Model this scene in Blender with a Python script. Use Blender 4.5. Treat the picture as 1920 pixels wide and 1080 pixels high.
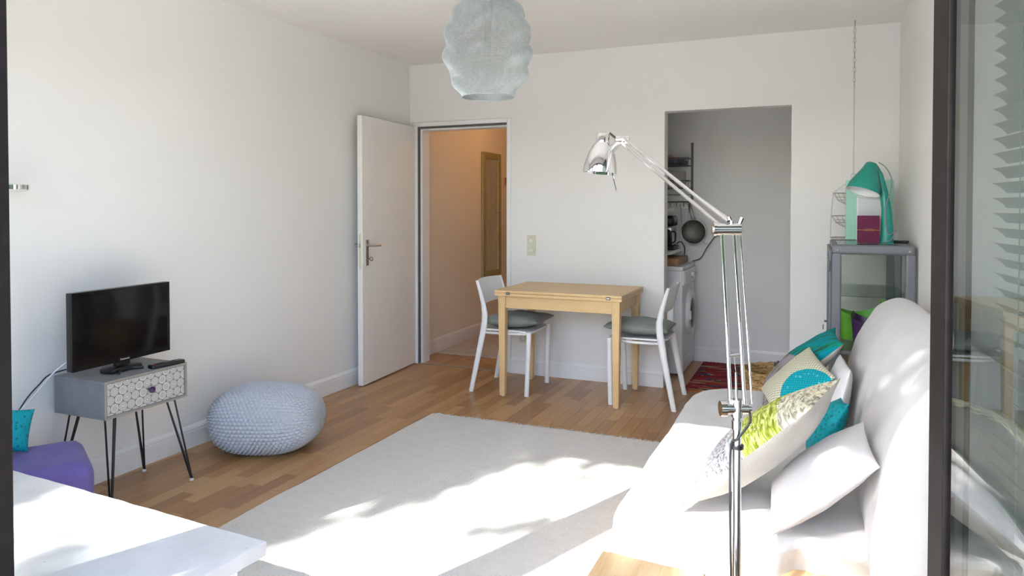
import bpy, bmesh, math, random
from mathutils import Vector, Matrix, noise
random.seed(7)
R = math.radians
for o in list(bpy.data.objects): bpy.data.objects.remove(o)
scene = bpy.context.scene
COL = scene.collection

# ------------------------------------------------------------------ camera
FPX, PY, YAW, PIT, CH = 1342.4, 415.0, 0.4024, 0.020, 1.3158
cam_d = bpy.data.cameras.new('camera'); cam = bpy.data.objects.new('camera', cam_d); COL.objects.link(cam)
_w = Vector((-math.sin(YAW)*math.cos(PIT), math.cos(YAW)*math.cos(PIT), -math.sin(PIT)))
_r = Vector((math.cos(YAW), math.sin(YAW), 0)); _u = _r.cross(_w)
m = Matrix((( _r.x, _u.x, -_w.x, 0), (_r.y, _u.y, -_w.y, 0), (_r.z, _u.z, -_w.z, CH), (0, 0, 0, 1)))
cam.matrix_world = m
cam_d.sensor_width = 36; cam_d.lens = FPX/1920*36; cam_d.shift_y = -(540-PY)/1920
cam_d.clip_start = .02; cam_d.clip_end = 200
scene.camera = cam

# ------------------------------------------------------------------ sky, sun, exposure
SUN_EL, SUN_AZ = 36.0, 22.5          # light travels towards +Y and a little towards +X
sdir = Vector((math.sin(R(SUN_AZ))*math.cos(R(SUN_EL)), math.cos(R(SUN_AZ))*math.cos(R(SUN_EL)), -math.sin(R(SUN_EL))))
world = bpy.data.worlds.new('sky'); scene.world = world; world.use_nodes = True
wn = world.node_tree; bg = wn.nodes['Background']
sky = wn.nodes.new('ShaderNodeTexSky'); sky.sky_type = 'NISHITA'; sky.sun_disc = False
sky.sun_elevation = R(SUN_EL); sky.sun_rotation = R(180+SUN_AZ); sky.dust_density = 1.0; sky.ozone_density = 1.0; sky.air_density = .8
hs = wn.nodes.new('ShaderNodeHueSaturation'); hs.inputs['Saturation'].default_value = .95
wn.links.new(sky.outputs[0], hs.inputs['Color']); wn.links.new(hs.outputs[0], bg.inputs[0]); bg.inputs[1].default_value = .42
sl = bpy.data.lights.new('sun', 'SUN'); sl.energy = 11.5; sl.angle = R(.55); sl.color = (1, .965, .925)
so = bpy.data.objects.new('sun', sl); COL.objects.link(so); so.location = (-3, -8, 9)
so.rotation_euler = sdir.to_track_quat('-Z', 'Y').to_euler()
vs = scene.view_settings; vs.view_transform = 'Standard'; vs.look = 'None'; vs.gamma = 1; vs.use_curve_mapping = False
vs.exposure = 1.55

# ------------------------------------------------------------------ node helpers
class S:
    def __init__(s, nt, k): s.nt = nt; s.k = k
    def op(s, o, b=None, c=None):
        n = s.nt.nodes.new('ShaderNodeMath'); n.operation = o
        s.nt.links.new(s.k, n.inputs[0])
        for i, v in ((1, b), (2, c)):
            if v is None: continue
            if isinstance(v, S): s.nt.links.new(v.k, n.inputs[i])
            else: n.inputs[i].default_value = v
        return S(s.nt, n.outputs[0])
    def __add__(s, b): return s.op('ADD', b)
    def __sub__(s, b): return s.op('SUBTRACT', b)
    def __mul__(s, b): return s.op('MULTIPLY', b)
    def __truediv__(s, b): return s.op('DIVIDE', b)
    def sin(s): return s.op('SINE')
    def fr(s): return s.op('FRACT')
    def ab(s): return s.op('ABSOLUTE')
    def sq(s): return s.op('SQRT')
    def lt(s, b): return s.op('LESS_THAN', b)
    def gt(s, b): return s.op('GREATER_THAN', b)
    def mn(s, b): return s.op('MINIMUM', b)
    def mx(s, b): return s.op('MAXIMUM', b)
    def at(s, b): return s.op('ARCTAN2', b)
    def pw(s, b): return s.op('POWER', b)
class NM:
    """small material builder"""
    def __init__(s, name, rough=.5, metal=0.0, spec=.5):
        s.m = bpy.data.materials.new(name); s.m.use_nodes = True; s.nt = s.m.node_tree
        s.b = s.nt.nodes['Principled BSDF']; s.b.inputs['Roughness'].default_value = rough
        s.b.inputs['Metallic'].default_value = metal; s.b.inputs['Specular IOR Level'].default_value = spec
    def coord(s, kind='Object'):
        if kind == 'Position': return s.nt.nodes.new('ShaderNodeNewGeometry').outputs['Position']
        return s.nt.nodes.new('ShaderNodeTexCoord').outputs[kind]
    def mapp(s, v, scale=(1, 1, 1), loc=(0, 0, 0), rot=(0, 0, 0)):
        n = s.nt.nodes.new('ShaderNodeMapping'); n.inputs['Scale'].default_value = scale; n.inputs['Location'].default_value = loc
        n.inputs['Rotation'].default_value = rot
        s.nt.links.new(v, n.inputs[0]); return n.outputs[0]
    def xyz(s, v):
        n = s.nt.nodes.new('ShaderNodeSeparateXYZ'); s.nt.links.new(v, n.inputs[0]); return [S(s.nt, k) for k in n.outputs]
    def noise(s, v, scale=5, detail=3, rough=.5, dist=0):
        n = s.nt.nodes.new('ShaderNodeTexNoise'); n.inputs['Scale'].default_value = scale; n.inputs['Detail'].default_value = detail
        n.inputs['Roughness'].default_value = rough; n.inputs['Distortion'].default_value = dist
        s.nt.links.new(v, n.inputs['Vector']); return S(s.nt, n.outputs['Fac'])
    def voro(s, v, scale=5, feature='F1'):
        n = s.nt.nodes.new('ShaderNodeTexVoronoi'); n.feature = feature; n.inputs['Scale'].default_value = scale
        s.nt.links.new(v, n.inputs['Vector']); return n
    def ramp(s, f, stops, interp='LINEAR'):
        n = s.nt.nodes.new('ShaderNodeValToRGB'); n.color_ramp.interpolation = interp
        e = n.color_ramp.elements
        while len(e) < len(stops): e.new(.5)
        for i, (p, c) in enumerate(stops): e[i].position = p; e[i].color = (*c, 1)
        s.nt.links.new(f.k if isinstance(f, S) else f, n.inputs[0]); return n.outputs[0]
    def mix(s, f, a, b):
        n = s.nt.nodes.new('ShaderNodeMix'); n.data_type = 'RGBA'
        if isinstance(f, S): s.nt.links.new(f.k, n.inputs['Factor'])
        else: n.inputs['Factor'].default_value = f
        for k, v in (('A', a), ('B', b)):
            inp = [i for i in n.inputs if i.name == k and i.type == 'RGBA'][0]
            if isinstance(v, tuple): inp.default_value = (*v, 1)
            else: s.nt.links.new(v, inp)
        return [o for o in n.outputs if o.type == 'RGBA'][0]
    def col(s, c):
        if isinstance(c, tuple): s.b.inputs['Base Color'].default_value = (*c, 1)
        else: s.nt.links.new(c, s.b.inputs['Base Color'])
        return s
    def bump(s, h, strength=.3, dist=.01):
        n = s.nt.nodes.new('ShaderNodeBump'); n.inputs['Strength'].default_value = strength; n.inputs['Distance'].default_value = dist
        s.nt.links.new(h.k if isinstance(h, S) else h, n.inputs['Height']); s.nt.links.new(n.outputs[0], s.b.inputs['Normal']); return s
    def set(s, **k):
        for a, v in k.items():
            i = s.b.inputs[a.replace('_', ' ')]
            if isinstance(v, S): s.nt.links.new(v.k, i)
            else: i.default_value = v
        return s
def sc(c, k): return tuple(min(1, x*k) for x in c)
def plain(name, c, rough=.5, metal=0., var=.06, scale=8, bump=0, bscale=200, spec=.5, bdist=.002):
    n = NM(name, rough, metal, spec); v = n.coord('Position'); f = n.noise(v, scale, 3)
    n.col(n.ramp(f, [(.3, sc(c, 1-var)), (.7, sc(c, 1+var))]))
    if bump: n.bump(n.noise(v, bscale, 3), bump, bdist)
    return n.m
def fabric(name, c, rough=.9, var=.05, thread=900, bump=.25):
    n = NM(name, rough, 0, .2); v = n.coord('Position'); f = n.noise(v, 14, 4)
    x, y, z = n.xyz(v)
    w = (x*thread).sin()*(y*thread+z*thread).sin()
    n.col(n.ramp(f, [(.3, sc(c, 1-var)), (.7, sc(c, 1+var))])); n.bump(w+n.noise(v, 60, 3)*3, bump, .002)
    n.set(Sheen_Weight=.15)
    return n.m
def wood(name, c1, c2, rough=.45, axis='x', k=1.0):
    n = NM(name, rough); v = n.coord('Position')
    s_ = {'x': (1.2, 14, 14), 'y': (14, 1.2, 14), 'z': (14, 14, 1.2)}[axis]
    g = n.noise(n.mapp(v, tuple(a*k for a in s_)), 4, 6, .6, .6); g2 = n.noise(n.mapp(v, tuple(a*k*4 for a in s_)), 6, 3)
    n.col(n.ramp(g*.7+g2*.3, [(.3, c2), (.62, c1)])); n.bump(g2, .08, .001)
    return n.m
def clear_glass(name, tint=(.96, .985, .97), refl=1.0):
    m_ = bpy.data.materials.new(name); m_.use_nodes = True; nt = m_.node_tree; nt.nodes.clear()
    o_ = nt.nodes.new('ShaderNodeOutputMaterial'); t = nt.nodes.new('ShaderNodeBsdfTransparent'); g = nt.nodes.new('ShaderNodeBsdfGlossy')
    g.inputs['Roughness'].default_value = 0.0; lw = nt.nodes.new('ShaderNodeLayerWeight'); lw.inputs['Blend'].default_value = .5
    pw_ = nt.nodes.new('ShaderNodeMath'); pw_.operation = 'POWER'; pw_.inputs[1].default_value = 5; nt.links.new(lw.outputs['Facing'], pw_.inputs[0])
    f = nt.nodes.new('ShaderNodeMath'); f.operation = 'MULTIPLY_ADD'; f.inputs[1].default_value = .93*refl; f.inputs[2].default_value = .035; f.use_clamp = True; nt.links.new(pw_.outputs[0], f.inputs[0])
    mx = nt.nodes.new('ShaderNodeMixShader'); tc = nt.nodes.new('ShaderNodeTexCoord'); nz = nt.nodes.new('ShaderNodeTexNoise')
    nz.inputs['Scale'].default_value = 2; rp = nt.nodes.new('ShaderNodeValToRGB')
    rp.color_ramp.elements[0].color = (*sc(tint, .99), 1); rp.color_ramp.elements[1].color = (*tint, 1)
    nt.links.new(tc.outputs['Object'], nz.inputs['Vector']); nt.links.new(nz.outputs['Fac'], rp.inputs[0]); nt.links.new(rp.outputs[0], t.inputs[0])
    nt.links.new(f.outputs[0], mx.inputs[0]); nt.links.new(t.outputs[0], mx.inputs[1]); nt.links.new(g.outputs[0], mx.inputs[2]); nt.links.new(mx.outputs[0], o_.inputs[0])
    return m_

# ------------------------------------------------------------------ mesh helpers
def bx(bm, a, b, bev=0, seg=2):
    r = bmesh.ops.create_cube(bm, size=1); vs_ = r['verts']
    for v in vs_:
        v.co = Vector([(a[i]+b[i])/2+v.co[i]*(b[i]-a[i]) for i in range(3)])
    if bev:
        es = list({e for v in vs_ for e in v.link_edges})
        bmesh.ops.bevel(bm, geom=es, offset=bev, segments=seg, affect='EDGES', profile=.5)
    return bm
def box(a, b, bev=0, seg=2): return bx(bmesh.new(), a, b, bev, seg)
def frame_of(d):
    d = d.normalized(); t = Vector((0, 0, 1)) if abs(d.z) < .95 else Vector((1, 0, 0))
    a = d.cross(t).normalized(); return a, d.cross(a).normalized()
def tube(bm, pts, r, seg=10, cap=True):
    pts = [Vector(p) for p in pts]; rs = r if isinstance(r, (list, tuple)) else [r]*len(pts); rings = []
    a = None
    for i, p in enumerate(pts):
        d = (pts[min(i+1, len(pts)-1)]-pts[max(i-1, 0)])
        if d.length < 1e-9: d = Vector((0, 0, 1))
        if a is None: a, b = frame_of(d)
        else:
            d = d.normalized(); a = (a-d*a.dot(d)).normalized(); b = d.cross(a)
        rings.append([bm.verts.new(p+(a*math.cos(t)+b*math.sin(t))*rs[i]) for t in [2*math.pi*k/seg for k in range(seg)]])
    for i in range(len(rings)-1):
        for k in range(seg):
            bm.faces.new((rings[i][k], rings[i][(k+1) % seg], rings[i+1][(k+1) % seg], rings[i+1][k]))
    if cap: bm.faces.new(rings[0][::-1]); bm.faces.new(rings[-1])
    return bm
def tb(pts, r, seg=10): return tube(bmesh.new(), pts, r, seg)
def lathe(bm, prof, seg=32, M=None, cap=False):
    rings = []
    for (r, z) in prof:
        ring = [Vector((r*math.cos(2*math.pi*k/seg), r*math.sin(2*math.pi*k/seg), z)) for k in range(seg)]
        rings.append([bm.verts.new(M @ v if M else v) for v in ring])
    for i in range(len(rings)-1):
        for k in range(seg):
            bm.faces.new((rings[i][k], rings[i][(k+1) % seg], rings[i+1][(k+1) % seg], rings[i+1][k]))
    if cap: bm.faces.new(rings[0][::-1]); bm.faces.new(rings[-1])
    return bm
def along(p, d):
    """matrix taking +Z to d at p"""
    return Matrix.Translation(Vector(p)) @ Vector(d).to_track_quat('Z', 'Y').to_matrix().to_4x4()
def loop_tube(bm, pts, r, seg=6):
    pts = [Vector(p) for p in pts]; n = len(pts); rings = []
    for i, p in enumerate(pts):
        d = pts[(i+1) % n]-pts[i-1]; a, b = frame_of(d)
        rings.append([bm.verts.new(p+(a*math.cos(2*math.pi*k/seg)+b*math.sin(2*math.pi*k/seg))*r) for k in range(seg)])
    for i in range(n):
        A, B = rings[i], rings[(i+1) % n]
        for k in range(seg): bm.faces.new((A[k], A[(k+1) % seg], B[(k+1) % seg], B[k]))
    return bm
def circ(c, r, n=24, ax=(0, 0, 1)):
    a, b = frame_of(Vector(ax)); c = Vector(c)
    return [c+(a*math.cos(2*math.pi*k/n)+b*math.sin(2*math.pi*k/n))*r for k in range(n)]
MATS = {}
ROOTM = {}
def ob(name, bm, mat, parent=None, smooth=False, world=True, mods=()):
    """one mesh object; with world=True the bmesh is in world coordinates and is moved into its root's space"""
    if parent is not None and world:
        top = parent
        while top.parent: top = top.parent
        bm.transform(ROOTM.get(top.name, Matrix()).inverted())
    bmesh.ops.recalc_face_normals(bm, faces=bm.faces)
    me = bpy.data.meshes.new(name); bm.to_mesh(me); bm.free()
    if smooth:
        for p in me.polygons: p.use_smooth = True
    for mm in (mat if isinstance(mat, (list, tuple)) else [mat]): me.materials.append(mm)
    o = bpy.data.objects.new(name, me); COL.objects.link(o)
    if parent is not None: o.parent = parent
    return o
def sharp(o, ang=40):
    me = o.data
    for p in me.polygons: p.use_smooth = True
    me.set_sharp_from_angle(angle=R(ang)); return o
def thing(name, label, cat, loc=(0, 0, 0), rotz=0, group=None):
    o = bpy.data.objects.new(name, None); COL.objects.link(o); o.empty_display_size = .05
    o.location = loc; o.rotation_euler = (0, 0, rotz); o['label'] = label; o['category'] = cat
    if group: o['group'] = group
    ROOTM[o.name] = Matrix.Translation(Vector(loc)) @ Matrix.Rotation(rotz, 4, 'Z')
    return o
def tag(o, label, cat, group=None):
    o['label'] = label; o['category'] = cat
    if group: o['group'] = group
    return o
def struct(name, bm, mat, parent=None, label=None):
    o = ob(name, bm, mat, parent)
    if parent is None: o['kind'] = 'structure'
    if label: o['label'] = label
    return o
def dup(root, loc, rotz, label, group):
    r = root.copy(); COL.objects.link(r); r.location = loc; r.rotation_euler = (0, 0, rotz); r['label'] = label; r['group'] = group
    for ch in list(root.children):
        c = ch.copy(); COL.objects.link(c); c.parent = r
        for g in list(ch.children):
            d = g.copy(); COL.objects.link(d); d.parent = c
    ROOTM[r.name] = Matrix.Translation(Vector(loc)) @ Matrix.Rotation(rotz, 4, 'Z')
    return r

# ------------------------------------------------------------------ materials
M_wall = plain('wall_paint', (.85, .832, .805), .75, var=.012, scale=1.5, bump=.06, bscale=350)
M_ceil = plain('ceiling_paint', (.89, .87, .845), .85, var=.01, scale=1.5, bump=.05, bscale=300)
M_trim = plain('white_lacquer', (.86, .85, .84), .35, var=.012, scale=3)
M_door = plain('door_lacquer', (.88, .865, .83), .38, var=.012, scale=3)
M_dark = plain('dark_window_frame', (.012, .009, .008), .6, var=.25, spec=.25, scale=40, bump=.15, bscale=500)
M_seal = plain('rubber_seal', (.10, .10, .095), .7)
M_chrome = plain('chrome', (.78, .78, .78), .06, 1.0, var=.02)
M_steel = plain('brushed_steel', (.55, .54, .52), .3, 1.0, var=.05)
M_black = plain('black_plastic', (.012, .012, .013), .35)
M_cable = plain('black_cable', (.02, .02, .022), .5)
M_whitecable = plain('white_cable', (.75, .75, .75), .5)
M_white_metal = plain('white_powder_coat', (.80, .80, .80), .35, var=.015)
M_white_pl = plain('white_plastic', (.80, .80, .79), .3, var=.015)
M_grey_metal = plain('grey_powder_coat', (.155, .162, .175), .4, var=.04)
M_dkgrey = plain('dark_grey_metal', (.11, .115, .12), .4, var=.05)
M_glass = clear_glass('clear_glass')
M_leafglass = clear_glass('window_glass', (.60, .655, .64), 1.3)
M_sofa = fabric('sofa_cover', (.58, .565, .55), var=.02, thread=1100, bump=.12)
M_whitepillow = fabric('white_cotton', (.64, .625, .62), var=.015, thread=1200, bump=.1)
M_linen = fabric('beige_linen', (.47, .44, .39), var=.07, thread=800)
M_cushion = fabric('grey_green_cushion', (.235, .26, .235), var=.06, thread=900)
M_purple = fabric('purple_velvet', (.125, .10, .30), var=.10, thread=1300, bump=.08)
M_yarn = plain('grey_knit_yarn', (.50, .515, .545), .95, var=.10, scale=120, bump=.3, bscale=600, spec=.1)
M_birch = wood('birch_veneer', (.74, .52, .26), (.66, .44, .20), .42, 'x')
M_birchz = wood('birch_legs', (.74, .52, .26), (.64, .41, .18), .42, 'z')
M_pine = wood('pine_board', (.72, .52, .29), (.60, .38, .17), .5, 'y')
M_brownbox = wood('brown_board', (.42, .23, .10), (.30, .15, .06), .5, 'x')
M_concrete = NM('concrete_slab', .55)
_v = M_concrete.coord('Position'); _f = M_concrete.noise(_v, 7, 6, .65); _g = M_concrete.noise(_v, 60, 3)
M_concrete.col(M_concrete.ramp(_f, [(.3, (.54, .53, .515)), (.7, (.64, .63, .615))])); M_concrete.bump(_g+_f, .12, .003)
_s = M_concrete.voro(_v, 26); _k = S(M_concrete.nt, _s.outputs['Distance']).lt(.055)
M_concrete.col(M_concrete.mix(_k*.75, M_concrete.ramp(_f, [(.3, (.54, .53, .515)), (.7, (.64, .63, .615))]), (.16, .155, .15)))
M_concrete = M_concrete.m
M_greybox = plain('grey_painted_wood', (.235, .235, .24), .6, var=.10, scale=14, bump=.1, bscale=120)
M_teal = plain('teal_lacquer', (.012, .27, .21), .3, var=.04)
M_mint = plain('mint_board', (.36, .66, .52), .5, var=.03)
M_maroon = plain('maroon_paper', (.13, .012, .05), .8, var=.2, scale=90)
M_green = plain('lime_plastic', (.16, .50, .03), .35, var=.05)
M_violet = plain('violet_plastic', (.05, .012, .085), .35, var=.08)
M_cream = plain('cream_plastic', (.70, .67, .52), .4, var=.02)
M_dglass = plain('dark_glass', (.02, .022, .025), .08)
M_mirror = plain('mirror_silver', (.80, .80, .80), .02, 1.0, var=.01)
M_gilt = plain('pale_gilt_frame', (.42, .37, .19), .45, .3, var=.18, scale=60, bump=.6, bscale=160, bdist=.006)
M_beige = fabric('beige_felt', (.42, .36, .29), var=.08)
M_warm = plain('hall_paint', (.84, .79, .68), .75, var=.012, scale=1.5)

# floor staves: tone from the piece itself
n = NM('oak_stave', .34); v = n.coord('Position')
oi = S(n.nt, n.nt.nodes.new('ShaderNodeObjectInfo').outputs['Random']); gi = S(n.nt, n.nt.nodes.new('ShaderNodeNewGeometry').outputs['Random Per Island'])
rnd = (oi+gi*.731).fr()
cmb = n.nt.nodes.new('ShaderNodeCombineXYZ'); n.nt.links.new((rnd*37).k, cmb.inputs[0]); n.nt.links.new((rnd*91).k, cmb.inputs[1])
va = n.nt.nodes.new('ShaderNodeVectorMath'); va.operation = 'ADD'; n.nt.links.new(v, va.inputs[0]); n.nt.links.new(cmb.outputs[0], va.inputs[1])
g1 = n.noise(n.mapp(va.outputs[0], (22, 1.6, 1)), 3, 6, .6, 1.0); g2 = n.noise(n.mapp(va.outputs[0], (160, 5, 1)), 3, 3)
tone = rnd*.5+g1*.38+g2*.12
n.col(n.ramp(tone, [(.15, (.265, .130, .050)), (.45, (.41, .222, .092)), (.8, (.54, .325, .150))])); n.bump(g2, .05, .0008)
M_stave = n.m
M_floorbase = plain('stave_joint', (.10, .055, .028), .7)

# ------------------------------------------------------------------ room shell
XL, XR, YB, H, YF = -3.152, .484, 5.215, 2.5, .97
fl = struct('floor', box((-3.4, .70, -.15), (.75, 8.8, -.012)), M_floorbase)
unit = bmesh.new(); bx(unit, (-.5, -.5, -1), (.5, .5, 0)); ume = bpy.data.meshes.new('stave'); unit.to_mesh(ume); unit.free(); ume.materials.append(M_stave)
rest = bmesh.new(); cand = []
WST = .071
def vis(x, y):
    if y < 1.6 or x > -.45 and y < 5.0: return 0
    if -2.2 < x and y < 3.9: return 0
    if y > YB and not (-3.17 < x < -2.2 and y < 5.75 or -1.0 < x < -.75 and y < 6.2): return 0
    if y < 2.2 and x < -2.4: return 0
    if x < -2.42 and y < 2.1: return 0
    return 1/(x*x+y*y)
nx = int((.484+3.25)/WST)+1
for i in range(nx):
    x0 = -3.25+i*WST; y = .82-random.random()*.5
    while y < 8.6:
        L = random.choice((.32, .42, .5, .62, .7)); y1 = min(y+L, 8.6)
        a = max(y, .80)
        if y1-a > .03: cand.append((vis(x0+WST/2, (a+y1)/2), x0, a, y1))
        y += L
cand.sort(key=lambda c: -c[0])
for k, (s_, x0, a, b) in enumerate(cand):
    if s_ > 0 and k < 296:
        o = bpy.data.objects.new('stave', ume); COL.objects.link(o); o.parent = fl
        o.location = (x0+WST/2, (a+b)/2, 0); o.scale = (WST-.0011, b-a-.0013, .011)
    else:
        bx(rest, (x0+.0005, a+.0006, -.011), (x0+WST-.0006, b-.0006, 0))
o = ob('stave_field', rest, M_stave, fl, world=False); o['kind'] = 'stuff'
struct('ceiling', box((-3.4, .70, H), (.75, 8.8, H+.15)), M_ceil)
# left wall runs on into the hall
bm = bmesh.new(); bx(bm, (XL-.15, .80, 0), (XL, 5.335, H)); struct('wall_left', bm, M_wall)
struct('wall_right', box((XR, .80, 0), (XR+.15, 5.335, H)), M_wall)
DX0, DX1, DZ = -3.075, -2.255, 1.985          # door opening
OX0, OX1, OZ = -1.018, -.162, 2.008           # alcove opening
bm = bmesh.new()
bx(bm, (XL-.15, YB, 0), (DX0-.004, YB+.12, H)); bx(bm, (DX0-.004, YB, DZ+.004), (DX1+.004, YB+.12, H)); bx(bm, (DX1+.004, YB, 0), (OX0, YB+.12, H))
bx(bm, (OX0, YB, OZ), (OX1, YB+.12, H)); bx(bm, (OX1, YB, 0), (XR+.15, YB+.12, H)); struct('wall_back', bm, M_wall)
bm = bmesh.new(); bx(bm, (XL-.17, 5.335, 0), (-3.175, 8.6, H)); struct('wall_hall_left', bm, M_warm)
struct('wall_hall_far', box((-3.3, 8.6, 0), (-1.6, 8.75, H)), M_warm)
struct('wall_hall_right', box((-1.75, 5.335, 0), (-1.67, 8.6, H)), M_warm)
struct('wall_alcove_back', box((-1.67, 6.24, 0), (XR+.15, 6.36, H)), M_wall)
struct('wall_alcove_right', box((.33, 5.335, 0), (XR+.15, 6.24, H)), M_wall)
# facade with the window bay the light comes through
LX0, PX0, PX1, RX1, HD = -2.62, -1.75, -1.557, .36, 2.15
bm = bmesh.new()
bx(bm, (XL-.15, .80, HD), (XR+.15, YF, H)); bx(bm, (XL-.15, .80, 0), (LX0, YF, HD)); bx(bm, (RX1, .80, 0), (XR+.15, YF, HD)); struct('wall_front', bm, M_wall)
def baseboard(name, p0, p1, nrm, h=.122):
    p0 = Vector((*p0, 0)); p1 = Vector((*p1, 0)); nv = Vector((*nrm, 0))
    prof = [(0, 0), (.016, 0), (.016, h*.72), (.0145, h*.735), (.0145, h*.78), (.016, h*.795), (.015, h*.86), (.010, h*.95), (.006, h), (0, h)]
    bm = bmesh.new(); A = [bm.verts.new(p0+nv*a+Vector((0, 0, z))) for a, z in prof]; B = [bm.verts.new(p1+nv*a+Vector((0, 0, z))) for a, z in prof]
    k = len(prof)
    for i in range(k): bm.faces.new((A[i], A[(i+1) % k], B[(i+1) % k], B[i]))
    bm.faces.new(A[::-1]); bm.faces.new(B); return struct(name, bm, M_trim)
baseboard('baseboard_left', (XL, YF), (XL, YB), (1, 0))
baseboard('baseboard_back', (DX1+.03, YB), (OX0, YB), (0, -1))
baseboard('baseboard_back_right', (OX1, YB), (XR, YB), (0, -1))
baseboard('baseboard_right', (XR, YF), (XR, YB), (-1, 0))
baseboard('baseboard_alcove', (-1.6, 6.24), (.33, 6.24), (0, -1), .125)
baseboard('baseboard_hall', (-3.175, 5.345), (-3.175, 8.6), (1, 0), .13)
# door frame: casing, jambs, seal
df = struct('trim_1', box((DX1-.0, YB-.012, 0), (DX1+.029, YB, DZ+.034), .003), M_trim)
df['label'] = 'white casing around the open hall door'
for nm, a, b in (('casing', (DX0-.026, YB-.012, DZ), (DX1, YB, DZ+.034)), ('casing', (DX0-.026, YB-.012, 0), (DX0, YB, DZ)),
                 ('jamb', (DX0, YB+.02, 0), (DX0+.03, YB+.14, DZ-.03)), ('jamb', (DX1-.012, YB, 0), (DX1+.002, YB+.14, DZ)), ('jamb', (DX0, YB+.02, DZ-.03), (DX1, YB+.14, DZ+.002))):
    ob(nm, box(a, b, .002), M_trim, df)
for a, b in (((DX0-.001, YB-.002, 0), (DX0+.012, YB+.02, DZ)), ((DX0, YB+.0, DZ-.016), (DX1-.012, YB+.02, DZ))):
    ob('seal', box(a, b), M_seal, df)
struct('trim_2', box((DX0, YB+.0, 0), (DX1, YB+.035, .004)), M_steel)['label'] = 'thin metal threshold strip in the hall doorway'

# hall door leaf, standing open along the left wall
hx, hy = -3.095, 5.205; ex, ey = -3.038, 4.362
ang = math.atan2(ey-hy, ex-hx); Ld = math.hypot(ex-hx, ey-hy)
def dl(s, t, z):                   # s along leaf from hinge, t = off the visible face towards the room
    d = Vector((math.cos(ang), math.sin(ang), 0)); nn = Vector((-d.y, d.x, 0))
    return Vector((hx, hy, z))+d*s+nn*t
DM = Matrix.Translation((hx, hy, 0)) @ Matrix.Rotation(ang, 4, 'Z')
def dbox(a, b, bev=0): bm = box(a, b, bev); bm.transform(DM); return bm
door = struct('door_1', dbox((.004, -.042, .008), (Ld, 0, 1.982), .0025), M_door); door['label'] = 'white hall door standing open along the left wall'
for sgn, t0 in ((1, 0), (-1, -.042)):
    def hz(t): return t0+sgn*t
    ts = sorted((hz(0), hz(.008)))
    pl = ob('lock_plate', dbox((Ld-.075, ts[0], .885), (Ld-.035, ts[1], 1.075), .002), M_steel, door)
    bm = bmesh.new(); q = [(Ld-.055, hz(.006), 1.035), (Ld-.055, hz(.045), 1.035), (Ld-.062, hz(.052), 1.035), (Ld-.17, hz(.052), 1.03)]
    tube(bm, [DM @ Vector(p) for p in q], [.010, .009, .009, .008], 10); sharp(ob('door_handle', bm, M_steel, pl))
    if sgn > 0:
        bm = bmesh.new(); tube(bm, [DM @ Vector((Ld-.055, hz(.006), .935)), DM @ Vector((Ld-.055, hz(.028), .935))], .0035, 8)
        c = DM @ Vector((Ld-.055, hz(.04), .935)); loop_tube(bm, circ(c, .013, 14, (DM.to_3x3() @ Vector((1, 0, 0)))), .0028)
        ob('key', bm, M_dkgrey, pl, True)
ob('latch_plate', dbox((Ld-.001, -.031, .86), (Ld+.0015, -.011, 1.12), .0008), M_cream, door)
ob('latch_bolt', dbox((Ld, -.027, 1.02), (Ld+.012, -.015, 1.05), .001), M_steel, door)
for z in (.3, 1.65): ob('hinge', (lambda b_: (tube(b_, [(hx-.004, hy+.006, z), (hx-.004, hy+.006, z+.09)], .008, 10), b_)[1])(bmesh.new()), M_steel, door, True)

# window bay: dark frames, left fixed pane, open glazed leaf with blind
wf = struct('window_1', box((PX0, .86, 0), (PX1, YF, HD), .004), M_dark); wf['label'] = 'dark brown post between fixed window and open terrace door'
for nm, a, b in (('window_frame', (LX0, .88, 0), (LX0+.06, .95, HD)), ('window_frame', (LX0+.06, .88, HD-.06), (PX0, .95, HD)), ('window_frame', (LX0+.06, .88, 0), (PX0, .95, .07)),
                 ('window_frame', (PX1, .88, HD-.05), (RX1, .95, HD)), ('window_frame', (RX1-.05, .88, 0), (RX1, .95, HD-.05)), ('sill_track', (PX1, .86, 0), (RX1-.05, .97, .015))):
    ob(nm, box(a, b, .003), M_dark, wf)
ob('window_pane', box((LX0+.055, .912, .065), (PX0+.005, .918, HD-.055)), M_glass, wf)
# open leaf: far stile at (.235,1.77), plane leans 6.6 degrees
lfx, lfy = .238, 1.77; la = math.atan2(-1.0, .115)   # from far stile towards the hinge
LM = Matrix.Translation((lfx, lfy, 0)) @ Matrix.Rotation(la, 4, 'Z')   # local x along leaf (far->near), local +y = towards the right wall
LW = .79
def lbox(a, b, bev=0): bm = box(a, b, bev); bm.transform(LM); return bm
leaf = struct('window_2', lbox((0, -.012, .03), (.108, .036, 2.10), .004), M_dark); leaf['label'] = 'dark framed glazed terrace door leaf swung inwards beside the sofa'
for a, b in (((LW-.07, -.03, .03), (LW, .03, 2.10)), ((.108, -.03, .03), (LW-.07, .03, .10)), ((.108, -.03, 2.03), (LW-.07, .03, 2.10))):
    ob('leaf_frame', lbox(a, b, .003), M_dark, leaf)
ob('window_pane', lbox((.104, -.004, .095), (LW-.066, .000, 2.035)), M_leafglass, leaf)
for a, b in (((.108, .002, .1), (.135, .016, 2.03)),): ob('spacer_bar', lbox(a, b), M_steel, leaf)
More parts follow.
